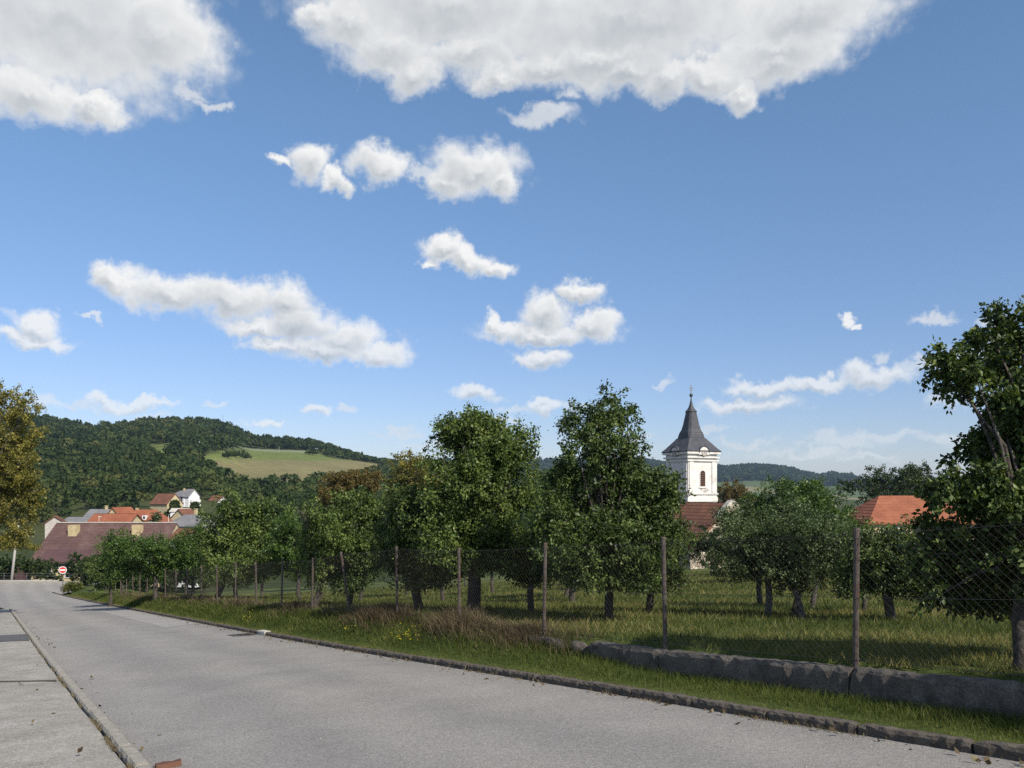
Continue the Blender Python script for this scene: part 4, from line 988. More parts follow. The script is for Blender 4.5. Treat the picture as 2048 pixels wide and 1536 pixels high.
# pilasters on every face
for q in range(4):
    for side in (-1, 1):
        m = MB(); c_ = side * (hw_ - 0.62)
        m.box(c_ - .42, c_ + .42, -hw_ - .13, -hw_ + .05, Z(986), Z(924)); o = m.build("pilaster", M_WHITE, ch); o.rotation_euler = (0, 0, q * math.pi / 2)
    # arched window: frame, louvres, dark opening
    def arch(mb, w, z0, zc, y0, y1, n=10):
        pts = [(-w, z0), (w, z0)] + [(w * math.cos(math.pi * i / n), zc + w * math.sin(math.pi * i / n)) for i in range(n + 1)]
        return mb.rings([[(a, y0, b) for a, b in pts], [(a, y1, b) for a, b in pts]])
    zb, zt = Z(973), Z(948)
    fr = arch(MB(), 0.60, zb - .12, zt, -hw_ - .05, -hw_ + .02).build("window", M_WHITE, ch); fr.rotation_euler = (0, 0, q * math.pi / 2)
    arch(MB(), 0.48, zb, zt, -hw_ - .062, -hw_ - .055).build("opening", M_DARK, fr)
    for i in range(7):
        z_ = zb + .08 + i * (zt - zb + .2) / 7
        MB().box(-.44, .44, -hw_ - .10, -hw_ - .066, z_, z_ + .13).build("louvre", M_LOUVRE, fr)
    MB().box(-.76, .76, -hw_ - .13, -hw_ + .0, zb - .26, zb - .122).build("sill", M_WHITE, fr)
    # round clock under its own small pediment
    m = MB(); n = 18; rr_ = 0.92
    zc = Z(907)
    pts = [(-rr_ - .1, Z(911)), (rr_ + .1, Z(911))] + [(rr_ * math.cos(math.pi * i / n), zc + rr_ * math.sin(math.pi * i / n)) for i in range(n + 1)]
    ped = m.rings([[(a, -hw_ - .42, b) for a, b in pts], [(a, -hw_ + .5, b) for a, b in pts]]).build("pediment", M_WHITE, ch); ped.rotation_euler = (0, 0, q * math.pi / 2)
    hood = MB().rings([[((rr_ + .0) * math.cos(math.pi * i / n), -hw_ - .5, zc + (rr_ + .02) * math.sin(math.pi * i / n)) for i in range(n + 1)] + [((rr_ + .13) * math.cos(math.pi * i / n), -hw_ - .5, zc + (rr_ + .15) * math.sin(math.pi * i / n)) for i in range(n, -1, -1)],
                       [((rr_ + .0) * math.cos(math.pi * i / n), -hw_ + .6, zc + (rr_ + .02) * math.sin(math.pi * i / n)) for i in range(n + 1)] + [((rr_ + .13) * math.cos(math.pi * i / n), -hw_ + .6, zc + (rr_ + .15) * math.sin(math.pi * i / n)) for i in range(n, -1, -1)]])
    hood.build("hood", M_SLATE, ped)
    if q in (0, 3):
        ck = MB().rings([[(0.52 * math.cos(2*math.pi*i/20), y_, zc - .05 + .52 * math.sin(2*math.pi*i/20)) for i in range(20)] for y_ in (-hw_ - .47, -hw_ - .40)]).build("clock_face", M_BARE, ped)
        for i in range(12):
            a_ = 2 * math.pi * i / 12
            mk = MB().box(-.03, .03, -hw_ - .49, -hw_ - .472, .36, .48).build("hour_mark", M_DARK, None)
            mk.parent = ped; mk.location = (0, 0, zc - .05); mk.rotation_euler = (0, a_, 0)
        MB().box(-.025, .025, -hw_ - .50, -hw_ - .492, zc - .1, zc + .30).build("clock_hand", M_DARK, ped)
# fallen plaster below the window
for (a, y_, w_, h_) in ((-.25, 979, .34, .30), (.45, 983, .5, .42), (.95, 980, .28, .3)):
    r_ = random.Random(int(y_)); pts = [(a + w_ * math.cos(t) * r_.uniform(.6, 1), Z(y_) + h_ * math.sin(t) * r_.uniform(.6, 1)) for t in np.linspace(0, 6.28, 12)[:-1]]
    MB().rings([[(p_, -hw_ - .006, q_) for p_, q_ in pts], [(p_, -hw_ + .01, q_) for p_, q_ in pts]]).build("bare_plaster_spot", M_BARE, ch)
# roof: bell-shaped skirt, collar, tapering upper stage, flared cap, spike
ke = hw_ + 0.52
skirt = [(1.0, 904.0), (0.985, 903.2), (0.86, 897.5), (0.72, 890.0), (0.58, 882.5), (0.475, 876.5)]
rs = [sq(ke * .97, Z(905.5))] + [sq(ke * f_, Z(y_)) for f_, y_ in skirt]
MB().rings(rs).build("roof", M_SLATE, ch)
MB().rings([octa(ke * .47, .25, Z(877.0)), octa(ke * .475, .25, Z(875.5)), octa(ke * .45, .3, Z(869)), octa(ke * .43, .32, Z(866.5)), octa(ke * .43, .32, Z(865.6)),
            octa(ke * .37, .36, Z(860)), octa(ke * .315, .34, Z(850)), octa(ke * .265, .30, Z(838)), octa(ke * .205, .24, Z(824.2))]).build("upper_roof", M_SLATE, ch)
MB().rings([octa(ke * .225, .2, Z(824.4)), octa(ke * .23, .2, Z(823.2)), octa(ke * .16, .14, Z(819.5)), octa(ke * .10, .09, Z(814.5)), octa(ke * .055, .05, Z(808)), octa(ke * .025, .02, Z(800)), octa(ke * .016, .012, Z(792))]).build("cap_roof", M_SLATE, ch)
ball = MB().rings([[(max(.02, .29 * math.sin(math.pi * j / 9)) * math.cos(2*math.pi*i/14), max(.02, .29 * math.sin(math.pi * j / 9)) * math.sin(2*math.pi*i/14), Z(790.5) - .29 * math.cos(math.pi * j / 9)) for i in range(14)] for j in range(10)]).build("ball", M_SLATE, ch, smooth=True)
cr = MB().box(-.035, .035, -.035, .035, Z(788), Z(770)).build("cross", M_GOLD, ch)
MB().box(-.42, -.037, -.03, .03, Z(777), Z(775.8)).build("cross_arm", M_GOLD, cr); MB().box(.037, .42, -.03, .03, Z(777), Z(775.8)).build("cross_arm", M_GOLD, cr)
MB().box(-.22, -.037, -.03, .03, Z(781), Z(780)).build("cross_arm", M_GOLD, cr); MB().box(.037, .22, -.03, .03, Z(781), Z(780)).build("cross_arm", M_GOLD, cr)

# the stone nave or barn before the tower
pk = px(1462, 1002, 100.0)
LB, DB = 30.0, 12.46
zb_ = -9.15
bc = Vector((pk.x, pk.y, 0)) - N_R * (LB / 2 + 0.35)
Hb = px(0, 1100, 97.3).z - zb_; Rb = pk.z - 0.25 - (zb_ + Hb)
bn = house("stone_barn", "old rubble stone building with red roof and ragged gable before the tower", Vector((bc.x, bc.y, zb_)), math.atan2(N_R.y, N_R.x), LB, DB, Hb, Rb, M_STONE, M_OLDRED, over=.25, gover=0.02, rows=14, cat="barn")
# gable wall standing proud of the roof, its edge broken
r_ = random.Random(5); prof = [(-DB/2 - .1, -2), (DB/2 + .1, -2), (DB/2 + .1, Hb + .1)]
for i in range(1, 24):
    t = i / 24; yv = DB/2 * (1 - t) if t < 1 else 0
    prof.append((DB/2 * (1 - t), Hb + (Rb + .35) * t + r_.uniform(-.10, .12)))
prof.append((0, Hb + Rb + .36))
for i in range(23, 0, -1):
    t = i / 24; prof.append((-DB/2 * (1 - t), Hb + (Rb + .35) * t + r_.uniform(-.16, .12)))
prof.append((-DB/2 - .1, Hb + .1))
MB().rings([[(LB/2 + .03, a, b) for a, b in prof], [(LB/2 + .65, a, b) for a, b in prof]]).build("gable_wall", M_STONE, bn)
for sgn, t0, t1, mt_, nm in ((1, .55, .99, M_CONC, "coping"), (-1, .10, .62, M_OLDRED, "brick_edge"), (-1, .7, .99, M_CONC, "coping")):
    n = 7
    for i in range(n):
        ta, tb = t0 + (t1 - t0) * i / n, t0 + (t1 - t0) * (i + .93) / n
        ya_, za_ = sgn * DB/2 * (1 - ta), Hb + (Rb + .35) * ta; yb2, zb2 = sgn * DB/2 * (1 - tb), Hb + (Rb + .35) * tb
        dz = r_.uniform(-.04, .05); nx, nz = (sgn * .68 * .16, .73 * .16)
        sec = [(ya_ - nx, za_ - nz + dz), (yb2 - nx, zb2 - nz + dz), (yb2 + nx, zb2 + nz + dz), (ya_ + nx, za_ + nz + dz)]
        MB().rings([[(LB/2 - .02, a, b) for a, b in sec], [(LB/2 + .74, a, b) for a, b in sec]]).build(nm, mt_, bn)
for a in (-2.2, 2.2):
    MB().box(LB/2 + .655, LB/2 + .67, a - .35, a + .35, Hb + 1.6, Hb + 2.6).build("window_opening", M_DARK, bn)
MB().box(LB/2 + .655, LB/2 + .68, -1.2, 1.2, -1, 2.1).build("doorway", M_DARK, bn)

# ------------------------------------------------------------------ woods on the hills
def clump_cloud(r, P, H, Rc, n, size, conif, tints):
    """n leaf faces for each tree of a wood; P feet, H heights, Rc crown radii"""
    N = len(P); d = r.normal(size=(N, n, 3)); d /= np.linalg.norm(d, axis=2)[..., None]
    d[..., 2] = np.where(d[..., 2] < -0.35, -d[..., 2], d[..., 2])
    rad = 0.62 + 0.42 * r.random((N, n))
    zz = d[..., 2] * rad
    rr_ = Rc[:, None] * rad
    cx_ = d[..., 0] * rr_; cy_ = d[..., 1] * rr_; cz = (H * 0.56)[:, None] + zz * (H * 0.44)[:, None]
    hfrac = r.random((N, n)) ** 0.8; ang = r.random((N, n)) * 6.283
    con = conif[:, None]
    cr_ = Rc[:, None] * 0.75 * (1 - hfrac) * (0.7 + .4 * r.random((N, n)))
    cx_ = np.where(con, np.cos(ang) * cr_, cx_); cy_ = np.where(con, np.sin(ang) * cr_, cy_); cz = np.where(con, H[:, None] * (0.12 + 0.9 * hfrac), cz)
    C = np.stack([P[:, None, 0] + cx_, P[:, None, 1] + cy_, P[:, None, 2] + cz], -1).reshape(-1, 3)
    nrm_ = d * 0.8 + r.normal(size=(N, n, 3)) * 0.55; nrm_ = nrm_.reshape(-1, 3); nrm_ /= np.linalg.norm(nrm_, axis=1)[:, None]
    q = r.normal(size=nrm_.shape); a = np.cross(nrm_, q); a /= np.linalg.norm(a, axis=1)[:, None]; b = np.cross(nrm_, a)
    s = (np.repeat(size, n) * (0.6 + 0.8 * r.random(N * n)))[:, None]
    V = np.stack([C + a * s, C - a * s * .5 + b * s * .87, C - a * s * .5 - b * s * .87], 1).reshape(-1, 3)
    F = np.arange(N * n * 3).reshape(-1, 3)
    tt = np.clip(np.repeat(tints, n) + 0.12 * r.normal(size=N * n), 0, 1)
    return V, F, np.repeat(np.stack([tt] * 3, 1), 3, axis=0)

r2 = np.random.default_rng(99)
cand_u = r2.uniform(-200, 1420, 26000); cand_Y = 232 + (955 - 232) * r2.random(26000) ** 0.75
cX = (cand_u - CX) / FPX * cand_Y; cZ = ground(cX, cand_Y); cpy = HZ - cZ / cand_Y * FPX
ok = np.ones(len(cX), bool)
def hole(poly, grow_=0):
    return inside(cand_u, cpy, poly)
for poly in NOWOOD: ok &= ~hole(poly)
# clearings for the village houses and gardens on the slope
ok &= ~(inside(cand_u, cpy, [(285,1000),(310,990),(345,972),(400,972),(470,988),(470,1110),(285,1110)]) & (cand_Y < 305))
ok &= ~((cand_u > 100) & (cand_u < 470) & (cand_Y < 262))
ok &= cand_Y < 935
ok &= (r2.random(len(ok)) < np.interp(cand_Y, [230, 500, 950], [0.55, 0.8, 1.0]))
# keep a minimum spacing
order = np.argsort(cand_Y); cell = {}; keepi = []
for i in order:
    if not ok[i]: continue
    sp2 = 5.2 + cand_Y[i] * 0.0035
    k = (int(cX[i] // 9), int(cand_Y[i] // 9)); bad = False
    for a in (-1, 0, 1):
        for b in (-1, 0, 1):
            for j in cell.get((k[0] + a, k[1] + b), ()):
                if (cX[i] - cX[j]) ** 2 + (cand_Y[i] - cand_Y[j]) ** 2 < sp2 * sp2: bad = True
    if not bad: cell.setdefault(k, []).append(i); keepi.append(i)
keepi = np.array(keepi)
Pw = np.stack([cX[keepi], cand_Y[keepi], cZ[keepi] - 0.5], 1); Nw = len(Pw)
Hw = r2.uniform(7, 12.5, Nw) * np.interp(Pw[:, 1], [230, 450, 900], [0.7, 0.9, 1.1]) * np.interp(cand_u[keepi], [480, 640, 760], [1, .8, .55]); uu = cand_u[keepi]; pyv = cpy[keepi]
con = (r2.random(Nw) < np.where(uu < 230, 0.45, 0.12))
Rw = np.where(con, r2.uniform(2.2, 3.2, Nw), r2.uniform(3.6, 6.4, Nw))
tn = 0.34 + 0.22 * r2.normal(size=Nw) - 0.12 * con + 0.35 * (r2.random(Nw) < 0.14)
tn += 0.28 * np.exp(-((uu - 330) / 90) ** 2 - ((pyv - 862) / 10) ** 2)        # the paler young stand under the summit
sz = 0.42 + Pw[:, 1] / 1000.0
V, F, T = clump_cloud(r2, Pw, Hw, Rw, 140, sz, con, np.clip(tn, 0.02, 1))
tag(obj("hillside_wood", fast_mesh("hillside_wood", V, F, M_WOOD, False, T)), "dense mixed wood covering the hill on the left", "wood", kind='stuff')
# wood on the far ridge
fu = r2.uniform(500, 2150, 5200); fY = r2.uniform(2100, 2640, 5200)
fX = (fu - CX) / FPX * fY; fZ = ground(fX, fY)
Pf = np.stack([fX, fY, fZ - 1], 1)
V, F, T = clump_cloud(r2, Pf, r2.uniform(10, 17, len(Pf)), r2.uniform(7, 13, len(Pf)), 22, np.full(len(Pf), 4.6), np.zeros(len(Pf), bool), np.clip(0.10 + .10 * r2.normal(size=len(Pf)), 0, 1))
tag(obj("far_wood", fast_mesh("far_wood", V, F, M_WOOD, False, T)), "dark wood along the far ridge beyond the church", "wood", kind='stuff')
# hedges and single trees one can tell apart on the open fields
LONE = [(472,914,20,10,"low bush alone in the middle of the green field"),(492,917,14,7,"small bush right of the larger one in the green field"),(455,914,10,5,"tiny bush left of the larger one in the green field"),
        (625,909,14,9,"round bush at the right end of the field hedge"),(382,918,22,22,"dark round tree at the left edge of the field"),(505,882,10,10,"small round tree alone on the skyline"),(528,886,12,10,"second small tree on the skyline")]
for k, (x_, y_, w_, h_, lb) in enumerate(LONE):
    f_ = foot(x_, y_ + 1); q = f_.y / FPX
    e = tree("field_tree" if h_ > 9 else "field_bush", lb, f_, [(x_ + dx * w_ * .5, y_ - h_ * (.45 + .25 * dy), w_ * .42, h_ * .45) for dx, dy in ((-.8, 0), (0, .6), (.8, 0), (.2, -.3))], M_WOOD, 0.25, h_ * q * .3, 700, 1.3, 1.0, 2.0, 0.0, 200 + k, None, "tree" if h_ > 9 else "bush", per=7, shell=.2)
hb_ = [(540 + i * 9.5, 896 + (i % 3) * .8 + i * 0.25) for i in range(8)]
for k, (x_, y_) in enumerate(hb_):
    f_ = foot(x_, y_ + 1); tree("hedge_bush", "dark hedge bush across the upper field, %s from the left" % ORD[k], f_, [(x_ - 3, y_ - 2, 4, 3), (x_ + 3, y_ - 3, 4, 3.5)], M_WOOD, 0.15, 0.6, 260, 1.2, 0.9, 1.5, 0.0, 230 + k, "hedge bushes in the upper field", "bush", per=7, shell=.2)

# ------------------------------------------------------------------ trees and gardens of the village
BIG = arche("garden_tree", "tall garden tree among the village roofs", (px(320, 0, 215).x, 215.0), M_WOOD, 81, 2600, 0.9, 0.6, 0.1)
BIG["group"] = "garden trees of the village"
BIG.scale = (1.3, 1.3, 1.3)
vt = sorted([(135,190),(165,225),(205,230),(250,250),(270,225),(300,240),(345,245),(352,262),(392,262),(405,240),(448,270),(398,215),(356,180),(375,200),(430,190),(415,165),(470,235),(520,225),(580,235),(640,240),(145,175),(340,160),(200,180),(410,142),(352,128),
      (1060,210),(1120,200),(1450,190),(1510,180),(1560,200),(1620,190)])
def gl(k): return "garden tree among the village roofs, %s from the left" % ORD[k]
BIG["label"] = "garden tree just below the red roofed cottage on the slope"
for k, (x_, Y_) in enumerate(vt):
    X_ = (x_ - CX) / FPX * Y_
    copy_tree(BIG, gl(k), (X_, Y_, g(X_, Y_)), random.uniform(0, 6.28), random.uniform(1.0, 1.6), "garden trees of the village", scz=random.uniform(1.0, 1.5))
# dark spruce before the orange roof
f_ = Vector((px(312, 0, 150).x, 150.0, g(px(312, 0, 150).x, 150.0)))
tree("spruce_tree", "dark little spruce in front of the dormered orange roof", f_, [(312,1050,10,10),(312,1040,7,8),(312,1030,4,7),(312,1062,13,10)], M_BUSH, 0.12, 1.0, 1600, 0.45, 0.2, .7, 0.1, 90, per=10, shell=.2)

# ------------------------------------------------------------------ street things at the junction
def pole(name, label, foot_p, top_off, r0, r1, mat, cat):
    e = empty(name, foot_p); tag(e, label, cat)
    MB().tube([Vector((0, 0, -.3)), Vector(top_off) * .5, Vector(top_off)], [r0, (r0 + r1) / 2, r1], 10).build("shaft", mat, e, smooth=True)
    return e
Pp = px(22, 1168, 93.9); Pp.z = -10.25
e = pole("utility_pole", "pale concrete utility pole leaning beside the street wall", Pp, (0.9, 0, 7.2), 0.16, 0.10, M_POLE, "pole")
MB().box(.4, 1.4, -.04, .04, 6.7, 6.8).build("crossarm", M_METAL, e)
for q in (.5, 1.3): MB().tube([(q, 0, 6.8), (q, 0, 6.95)], .04, 6).build("insulator", M_HWHITE, e)
e = pole("utility_pole", "pale pole standing on the left of the green field", foot(399, 907), (0, 0, 8.0), 0.22, 0.14, M_POLE, "pole"); MB().box(-.8, .8, -.06, .06, 7.5, 7.64).build("crossarm", M_METAL, e)
e = pole("utility_pole", "thin pole in the upper right of the green field", foot(558, 908), (0, 0, 6.2), 0.15, 0.1, M_POLE, "pole"); MB().box(-.7, .7, -.06, .06, 5.7, 5.82).build("crossarm", M_METAL, e)
e = pole("utility_pole", "thin dark mast on the wooded skyline", foot(446, 862), (0, 0, 17.0), 0.25, 0.15, M_METAL, "pole"); MB().box(-.8, .8, -.06, .06, 16.4, 16.54).build("crossarm", M_METAL, e)
e = pole("street_lamp", "curved street lamp rising beyond the brown roof", Vector((*px(337, 0, 128).xy, px(337, 1046, 128).z - 5)), (0, 0, 6.0), .06, .045, M_POLE, "street lamp")
MB().tube([(0, 0, 6.0), (.05, 0, 6.25), (.25, 0, 6.42), (.5, 0, 6.48)], [.04, .035, .03, .03], 8).build("arm", M_POLE, e); MB().rings([[(.45, -.07, 6.42), (.45, .07, 6.42), (.45, .07, 6.54), (.45, -.07, 6.54)], [(.95, -.10, 6.47), (.95, .10, 6.47), (.95, .08, 6.60), (.95, -.08, 6.60)]]).build("lamp_head", M_HWHITE, e)
e = pole("street_lamp", "slim pole beside the low grey roof", Vector((*px(198, 0, 140).xy, px(198, 1048, 140).z - 5)), (0, 0, 6.2), .06, .04, M_POLE, "street lamp"); MB().box(-.08, .4, -.06, .06, 6.2, 6.3).build("lamp_head", M_HWHITE, e)

# no entry sign
M_RED = plain("sign_red", (0.50, 0.035, 0.03), 0.45); M_SIGNW = plain("sign_white", (0.78, 0.78, 0.78), 0.45)
Sg_ = px(125.5, 1140, 77.5); gz = g(Sg_.x, Sg_.y)
e = empty("no_entry_sign", (Sg_.x, Sg_.y, gz)); tag(e, "round red no entry sign with white bar on a thin grey pole", "traffic sign"); e.rotation_euler = (0, 0, math.radians(24))
hS = Sg_.z - gz
MB().tube([(0, 0, -.2), (0, 0, hS + .3)], .03, 8).build("pole", M_METAL, e)
def disc(r0, y0, y1, n=28): return MB().rings([[(r0 * math.cos(2*math.pi*i/n), y_, hS + r0 * math.sin(2*math.pi*i/n)) for i in range(n)] for y_ in (y0, y1)])
dk = disc(.34, -.065, -.035).build("disc", M_SIGNW, e)
disc(.285, -.069, -.0655).build("red_field", M_RED, dk); MB().box(-.22, .22, -.073, -.0695, hS - .065, hS + .065).build("white_bar", M_SIGNW, dk)

# street wall and railing at the far side of the junction
e = empty("street_wall", (-60, 94, -10.3)); tag(e, "low pale concrete wall across the end of the road", "wall")
for k in range(20):
    x0 = -100 + k * 2.6
    if x0 > px(116, 0, 94).x - 1: break
    x1 = min(x0 + 2.59, px(117, 0, 94).x)
    MB().box(x0 + 60, x1 + 60, -.3, .05, -.4, .34 + .01 * (k % 2)).build("wall_block", M_CONC, e)
e = empty("railing", (-60, 95.2, -10.3)); tag(e, "thin dark railing behind the low street wall", "railing")
for k in range(18):
    x_ = -40 + k * 2.6
    if x_ > 7.5: break
    MB().tube([(x_, 0, -1.2), (x_, 0, 1.05)], .03, 6).build("post", M_METAL, e)
for z_ in (.35, .7, 1.0): MB().tube([(-40, 0, z_), (7.5, 0, z_)], .02, 5).build("rail", M_METAL, e)

# storm drain and pale kerb block
def on_road(x_, y_):
    Y = np.linspace(3, 120, 12000); X = (x_ - CX) / FPX * Y; s_, p_ = sp(X, Y); d = (HZ - y_) / FPX * Y - rb_(s_, p_); k = int(np.argmax(d < 0)); return float(s_[k]), float(p_[k])
s_, p_ = on_road(521, 1267.5); p_ = 6.37 - 0.42
X_, Y_ = xy(s_, p_); e = empty("storm_drain", (X_, Y_, float(rb_(s_, p_)) + .004), math.atan2(DY, DX)); e.rotation_euler = (0, math.atan(0.095), math.atan2(DY, DX))
tag(e, "rectangular iron storm drain grate beside the right kerb", "drain")
M_IRON = plain("drain_iron", (0.06, 0.055, 0.055), 0.6, 0.4)
q = MB(); q.box(-.42, .42, -.30, -.25, -.1, .008); q.box(-.42, .42, .25, .30, -.1, .008); q.box(-.42, -.37, -.25, .25, -.1, .008); q.box(.37, .42, -.25, .25, -.1, .008)
q.build("frame", M_IRON, e); MB().box(-.37, .37, -.25, .25, -.12, -.05).build("pit", M_DARK, e)
for k in range(9): MB().box(-.37, .37, -.23 + k * .055, -.205 + k * .055, -.04, .004).build("bar", M_IRON, e)
s_, _p = on_road(547, 1268); X_, Y_ = xy(s_, 6.46)
kb = obj("kerb_block", kerb_mesh(0.8, .2, .2, .006, M_CONC, 77)); kb.rotation_euler = (0, math.atan(0.095), math.atan2(DY, DX)); kb.location = (X_, Y_, float(zroad(s_)) + .115)
tag(kb, "pale new concrete kerb block above the storm drain", "kerb block")
# brick fragment by the left kerb at the bottom edge
s_, p_ = on_road(338, 1535); X_, Y_ = xy(s_, p_)
rr_ = random.Random(3); bq = MB().rings([[(x_, y_ + rr_.uniform(-.01, .01), z_ + rr_.uniform(-.008, .008)) for y_, z_ in ((-.05, 0), (.05, 0), (.045, .05), (-.04, .055))] for x_ in (-.11, -.04, .03, .10)])
o = bq.build("brick_fragment", M_LOUVRE, None, (X_, Y_, float(rb_(s_, p_)) - .005)); o.rotation_euler = (0, 0, .5); tag(o, "broken brown brick lying on the road at the bottom edge", "brick")

# ------------------------------------------------------------------ grass
def blades(r, S, P, Zf, hmin, hmax, w, lean, tint, tsd, simple=False):
    X, Y = xy(S, P); N = len(S); Zb = Zf(S, P, X, Y)
    h = r.uniform(hmin, hmax, N) * (0.7 + 0.3 * r.random(N)) if np.isscalar(hmin) else hmin + (hmax - hmin) * r.random(N)
    a = r.random(N) * 6.283; ww = w if np.isscalar(w) else w
    dx, dy = np.cos(a) * ww / 2, np.sin(a) * ww / 2
    l = r.normal(size=(N, 2)) * (lean * h)[:, None]
    B0 = np.stack([X - dx, Y - dy, Zb - .01], 1); B1 = np.stack([X + dx, Y + dy, Zb - .01], 1)
    M0 = np.stack([X - dx * .7 + l[:, 0] * .35, Y - dy * .7 + l[:, 1] * .35, Zb + h * .55], 1); M1 = np.stack([X + dx * .7 + l[:, 0] * .35, Y + dy * .7 + l[:, 1] * .35, Zb + h * .55], 1)
    Tp = np.stack([X + l[:, 0], Y + l[:, 1], Zb + h], 1)
    t = np.clip(tint + tsd * r.normal(size=N), 0, 1)
    if simple: return np.stack([B0, B1, Tp], 1).reshape(-1, 3), np.arange(N * 3).reshape(-1, 3), np.repeat(np.stack([t] * 3, 1), 3, axis=0)
    V = np.stack([B0, B1, M0, M1, Tp], 1).reshape(-1, 3); i = np.arange(N) * 5
    F = np.concatenate([np.stack([i, i + 1, i + 3], 1), np.stack([i, i + 3, i + 2], 1), np.stack([i + 2, i + 3, i + 4], 1)])
    return V, F, np.repeat(np.stack([t] * 3, 1), 5, axis=0)
r3 = np.random.default_rng(5)
def vz(S, P, X, Y): return zroad(S) + np.where(P < 6.5, 0.07, 0.085 + (foff(S) - 0.085 - np.interp(S, [8, 12], [0.30, 0.08])) * smooth((P - 6.6) / 0.9))
def fbm(X, Y, k=1.0): return (np.sin(X * 1.3 * k + 1.7 * np.sin(Y * .9 * k)) + np.sin(Y * 1.7 * k + 1.3 * np.sin(X * 1.1 * k + 2)) + .6 * np.sin((X + Y) * 3.1 * k)) / 2.6
N = 95000
S = 1.0 + 84 * r3.random(N) ** 2.2; P = 6.47 + 1.15 * r3.random(N) ** 0.9; P = P - (6.37 - pright(S)) * 0.9
X, Y = xy(S, P); d_ = np.hypot(X, Y); gk = np.clip(d_ / 12, 0.75, 3.5)
edge_ = np.clip((P - 6.47) / .5, .25, 1)
V, F, T = blades(r3, S, P, vz, .03 * gk ** .4 * edge_, .13 * gk ** .4 * edge_, .007 * gk, .5, 0.36 + .16 * fbm(X, Y, 1.4) + .22 * (P < 6.62), .16)
tag(obj("verge_grass", fast_mesh("verge_grass", V, F, M_GRASS, False, T)), "short green grass of the roadside verge", "grass", kind='stuff')
N = 290000
u_ = r3.uniform(-880, 1900, N) / FPX; Y = 5.5 * (80 / 5.5) ** (r3.random(N) ** .9); X = u_ * Y; S, P = sp(X, Y)
k_ = (P > PFENCE + .12) & (S > -1) & (S < 92); S, P, X, Y = S[k_], P[k_], X[k_], Y[k_]
gk = np.clip(Y / 10.5, .7, 5.0)
dry = fbm(X, Y, .55)
V, F, T = blades(r3, S, P, lambda S, P, X, Y: ground(X, Y) + .02, .04 * gk ** .25, .125 * gk ** .25, .012 * gk, .6, 0.50 + .34 * dry + .16 * fbm(X, Y, 2.3), .22, True)
tag(obj("orchard_grass", fast_mesh("orchard_grass", V, F, M_GRASS, False, T)), "uneven grass of the orchard floor with drier yellow patches", "grass", kind='stuff')
N = 26000
S = np.concatenate([r3.uniform(9.9, 19.5, 17000), r3.uniform(19.5, 62, 9000)]); N = len(S); P = PFENCE - .08 + .20 * r3.normal(size=N)
X, Y = xy(S, P); gk = np.clip(np.hypot(X, Y) / 14, .8, 3)
den = np.clip(.65 + .5 * np.sin(S * 1.1) + .3 * np.sin(S * 2.7 + 1), .15, 1.2); kk = r3.random(N) < den
S, P, X, Y, gk = S[kk], P[kk], X[kk], Y[kk], gk[kk]
V, F, T = blades(r3, S, P, lambda S, P, X, Y: ground(X, Y), .08 * np.ones(len(S)), .40 * np.ones(len(S)) * (.7 + .3 * np.sin(S * 1.9)), .008 * gk, .5, .38 + .2 * fbm(X, Y), .28)
tag(obj("dry_grass", fast_mesh("dry_grass", V, F, M_DRY, False, T)), "tall brown dry grass along the foot of the fence", "grass", kind='stuff')
# weeds in the joints along both kerbs
S1 = 1 + 40 * r3.random(5000) ** 1.8; P1 = 6.33 + .03 * r3.normal(size=5000); k1 = fbm(S1 * 2.2, S1 * .7) > .1
S2 = 5 + 40 * r3.random(5000) ** 1.8; P2 = PLEFT - .155 + .012 * r3.normal(size=5000); k2 = fbm(S2 * 2.9, S2 * .5) > .05
S = np.concatenate([S1[k1], S2[k2]]); P = np.concatenate([P1[k1], P2[k2]])
V, F, T = blades(r3, S, P, lambda S, P, X, Y: zroad(S) + np.where(P > 3, 0.0, .04), .015, .06, .006, .7, .65, .2)
tag(obj("kerb_weeds", fast_mesh("kerb_weeds", V, F, M_DRY, False, T)), "small dry weeds in the joints along the kerbs", "weeds", kind='stuff')
# yellow flowers on the verge
M_YEL = foliage("yellow_petals", (0.42, 0.36, 0.02), (0.58, 0.50, 0.03), (0.70, 0.62, 0.06), .3, .6, .1)
for (xf, yf, n_, w_, lb) in ((812, 1286, 45, .45, "patch of yellow wildflowers on the verge, larger"), (700, 1268, 12, .2, "few yellow flowers on the verge farther left"), (497, 1242, 26, .3, "small yellow flower patch left of the storm drain")):
    f_ = foot(xf, yf); e = empty("wildflower_patch", f_); tag(e, lb, "flowers")
    s0, p0 = sp(f_.x, f_.y); Sx = s0 + r3.normal(size=n_) * w_; Px = np.clip(p0 + r3.normal(size=n_) * .12, 6.55, 7.4)
    V, F, T = blades(r3, np.repeat(Sx, 3), np.repeat(Px, 3) + .02 * r3.normal(size=n_ * 3), vz, .06, .22, .008, .3, .4, .15); V = V - np.array(f_)
    tag(obj("stems", fast_mesh("stems", V, F, M_GRASS, False, T), e), kind='stuff')
    Xq, Yq = xy(Sx, Px); Zq = vz(Sx, Px, Xq, Yq) + .14 + .08 * r3.random(n_)
    V, F, T = leaf_cloud(r3, [(a - f_.x, b - f_.y, c - f_.z, .012, .012, .012) for a, b, c in zip(Xq, Yq, Zq)], n_ * 5, .016, .014, n_ * 2, .01, -.2)
    tag(obj("blossoms", fast_mesh("blossoms", V, F, M_YEL, False, T), e), kind='stuff')
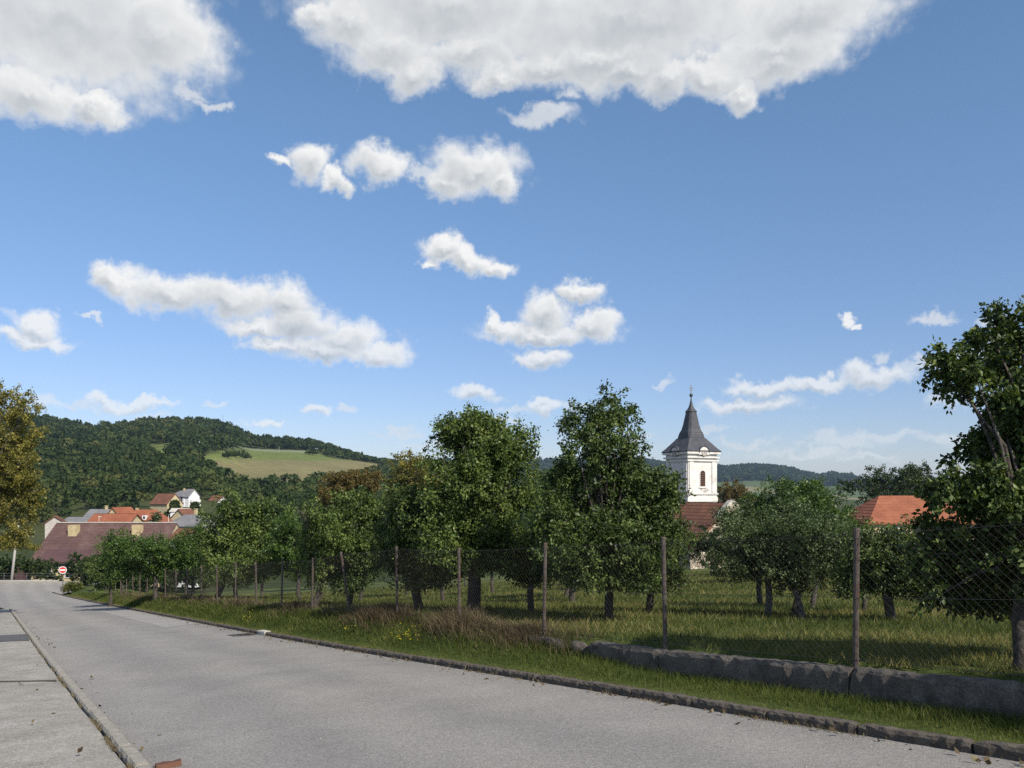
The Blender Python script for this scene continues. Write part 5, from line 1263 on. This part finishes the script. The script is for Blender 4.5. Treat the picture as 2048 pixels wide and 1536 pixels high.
# grit on road and pavement
N = 900; S = 4 + 26 * r3.random(N) ** 1.7; P = np.where(r3.random(N) < .6, 6.25 - .25 * r3.random(N) ** 2, r3.uniform(-1, 6, N))
X, Y = xy(S, P); Zp = np.where((P > PLEFT), rb_(S, P), zroad(S) + .05); kk = (P < .95) | (P > PLEFT + .02)
C = np.stack([X, Y, Zp], 1)[kk]; N = len(C); rad = r3.uniform(.004, .014, N)
tet = np.array([(1, 0, -.3), (-.5, .87, -.3), (-.5, -.87, -.3), (0.1, .1, .9)])
V = (C[:, None] + tet[None] * rad[:, None, None] * (1 + .4 * r3.normal(size=(N, 4, 3)))).reshape(-1, 3); i = np.arange(N) * 4
F = np.concatenate([np.stack([i, i + 1, i + 3], 1), np.stack([i + 1, i + 2, i + 3], 1), np.stack([i + 2, i, i + 3], 1)])
tag(obj("grit", fast_mesh("grit", V, F, M_KERB)), "scattered grit and crumbs on the road and pavement", "grit", kind='stuff')

# fallen leaves blown against the kerbs
N = 520; S = 3 + 40 * r3.random(N) ** 1.6; P = np.where(r3.random(N) < .7, 6.30 - .35 * r3.random(N) ** 3, np.where(r3.random(N) < .6, PLEFT + .04 + .3 * r3.random(N) ** 2, r3.uniform(-1.2, .9, N)))
X, Y = xy(S, P); Zp = np.where(P > PLEFT, rb_(S, P), zroad(S) + .055) + .012
V, F, T = leaf_cloud(r3, [(a, b, c, .01, .01, .004) for a, b, c in zip(X, Y, Zp)], N, .055, .035, N, .01, 0.0, cards=True)
tag(obj("fallen_leaves", fast_mesh("fallen_leaves", V, F, M_DRY, False, T)), "dry fallen leaves along the kerbs", "leaves", kind='stuff')

# ------------------------------------------------------------------ haze in the valley air
hm = bpy.data.materials.new("haze_air"); hm.use_nodes = True
hm.node_tree.nodes.clear(); pv = hm.node_tree.nodes.new('ShaderNodeVolumePrincipled'); ho = hm.node_tree.nodes.new('ShaderNodeOutputMaterial')
pv.inputs['Color'].default_value = (0.55, 0.74, 1.0, 1); pv.inputs['Density'].default_value = 0.00008; pv.inputs['Anisotropy'].default_value = 0.2
hm.node_tree.links.new(pv.outputs[0], ho.inputs['Volume'])
tag(MB().box(-7500, 7500, -400, 8200, -420, 128).build("haze", hm), kind='stuff')
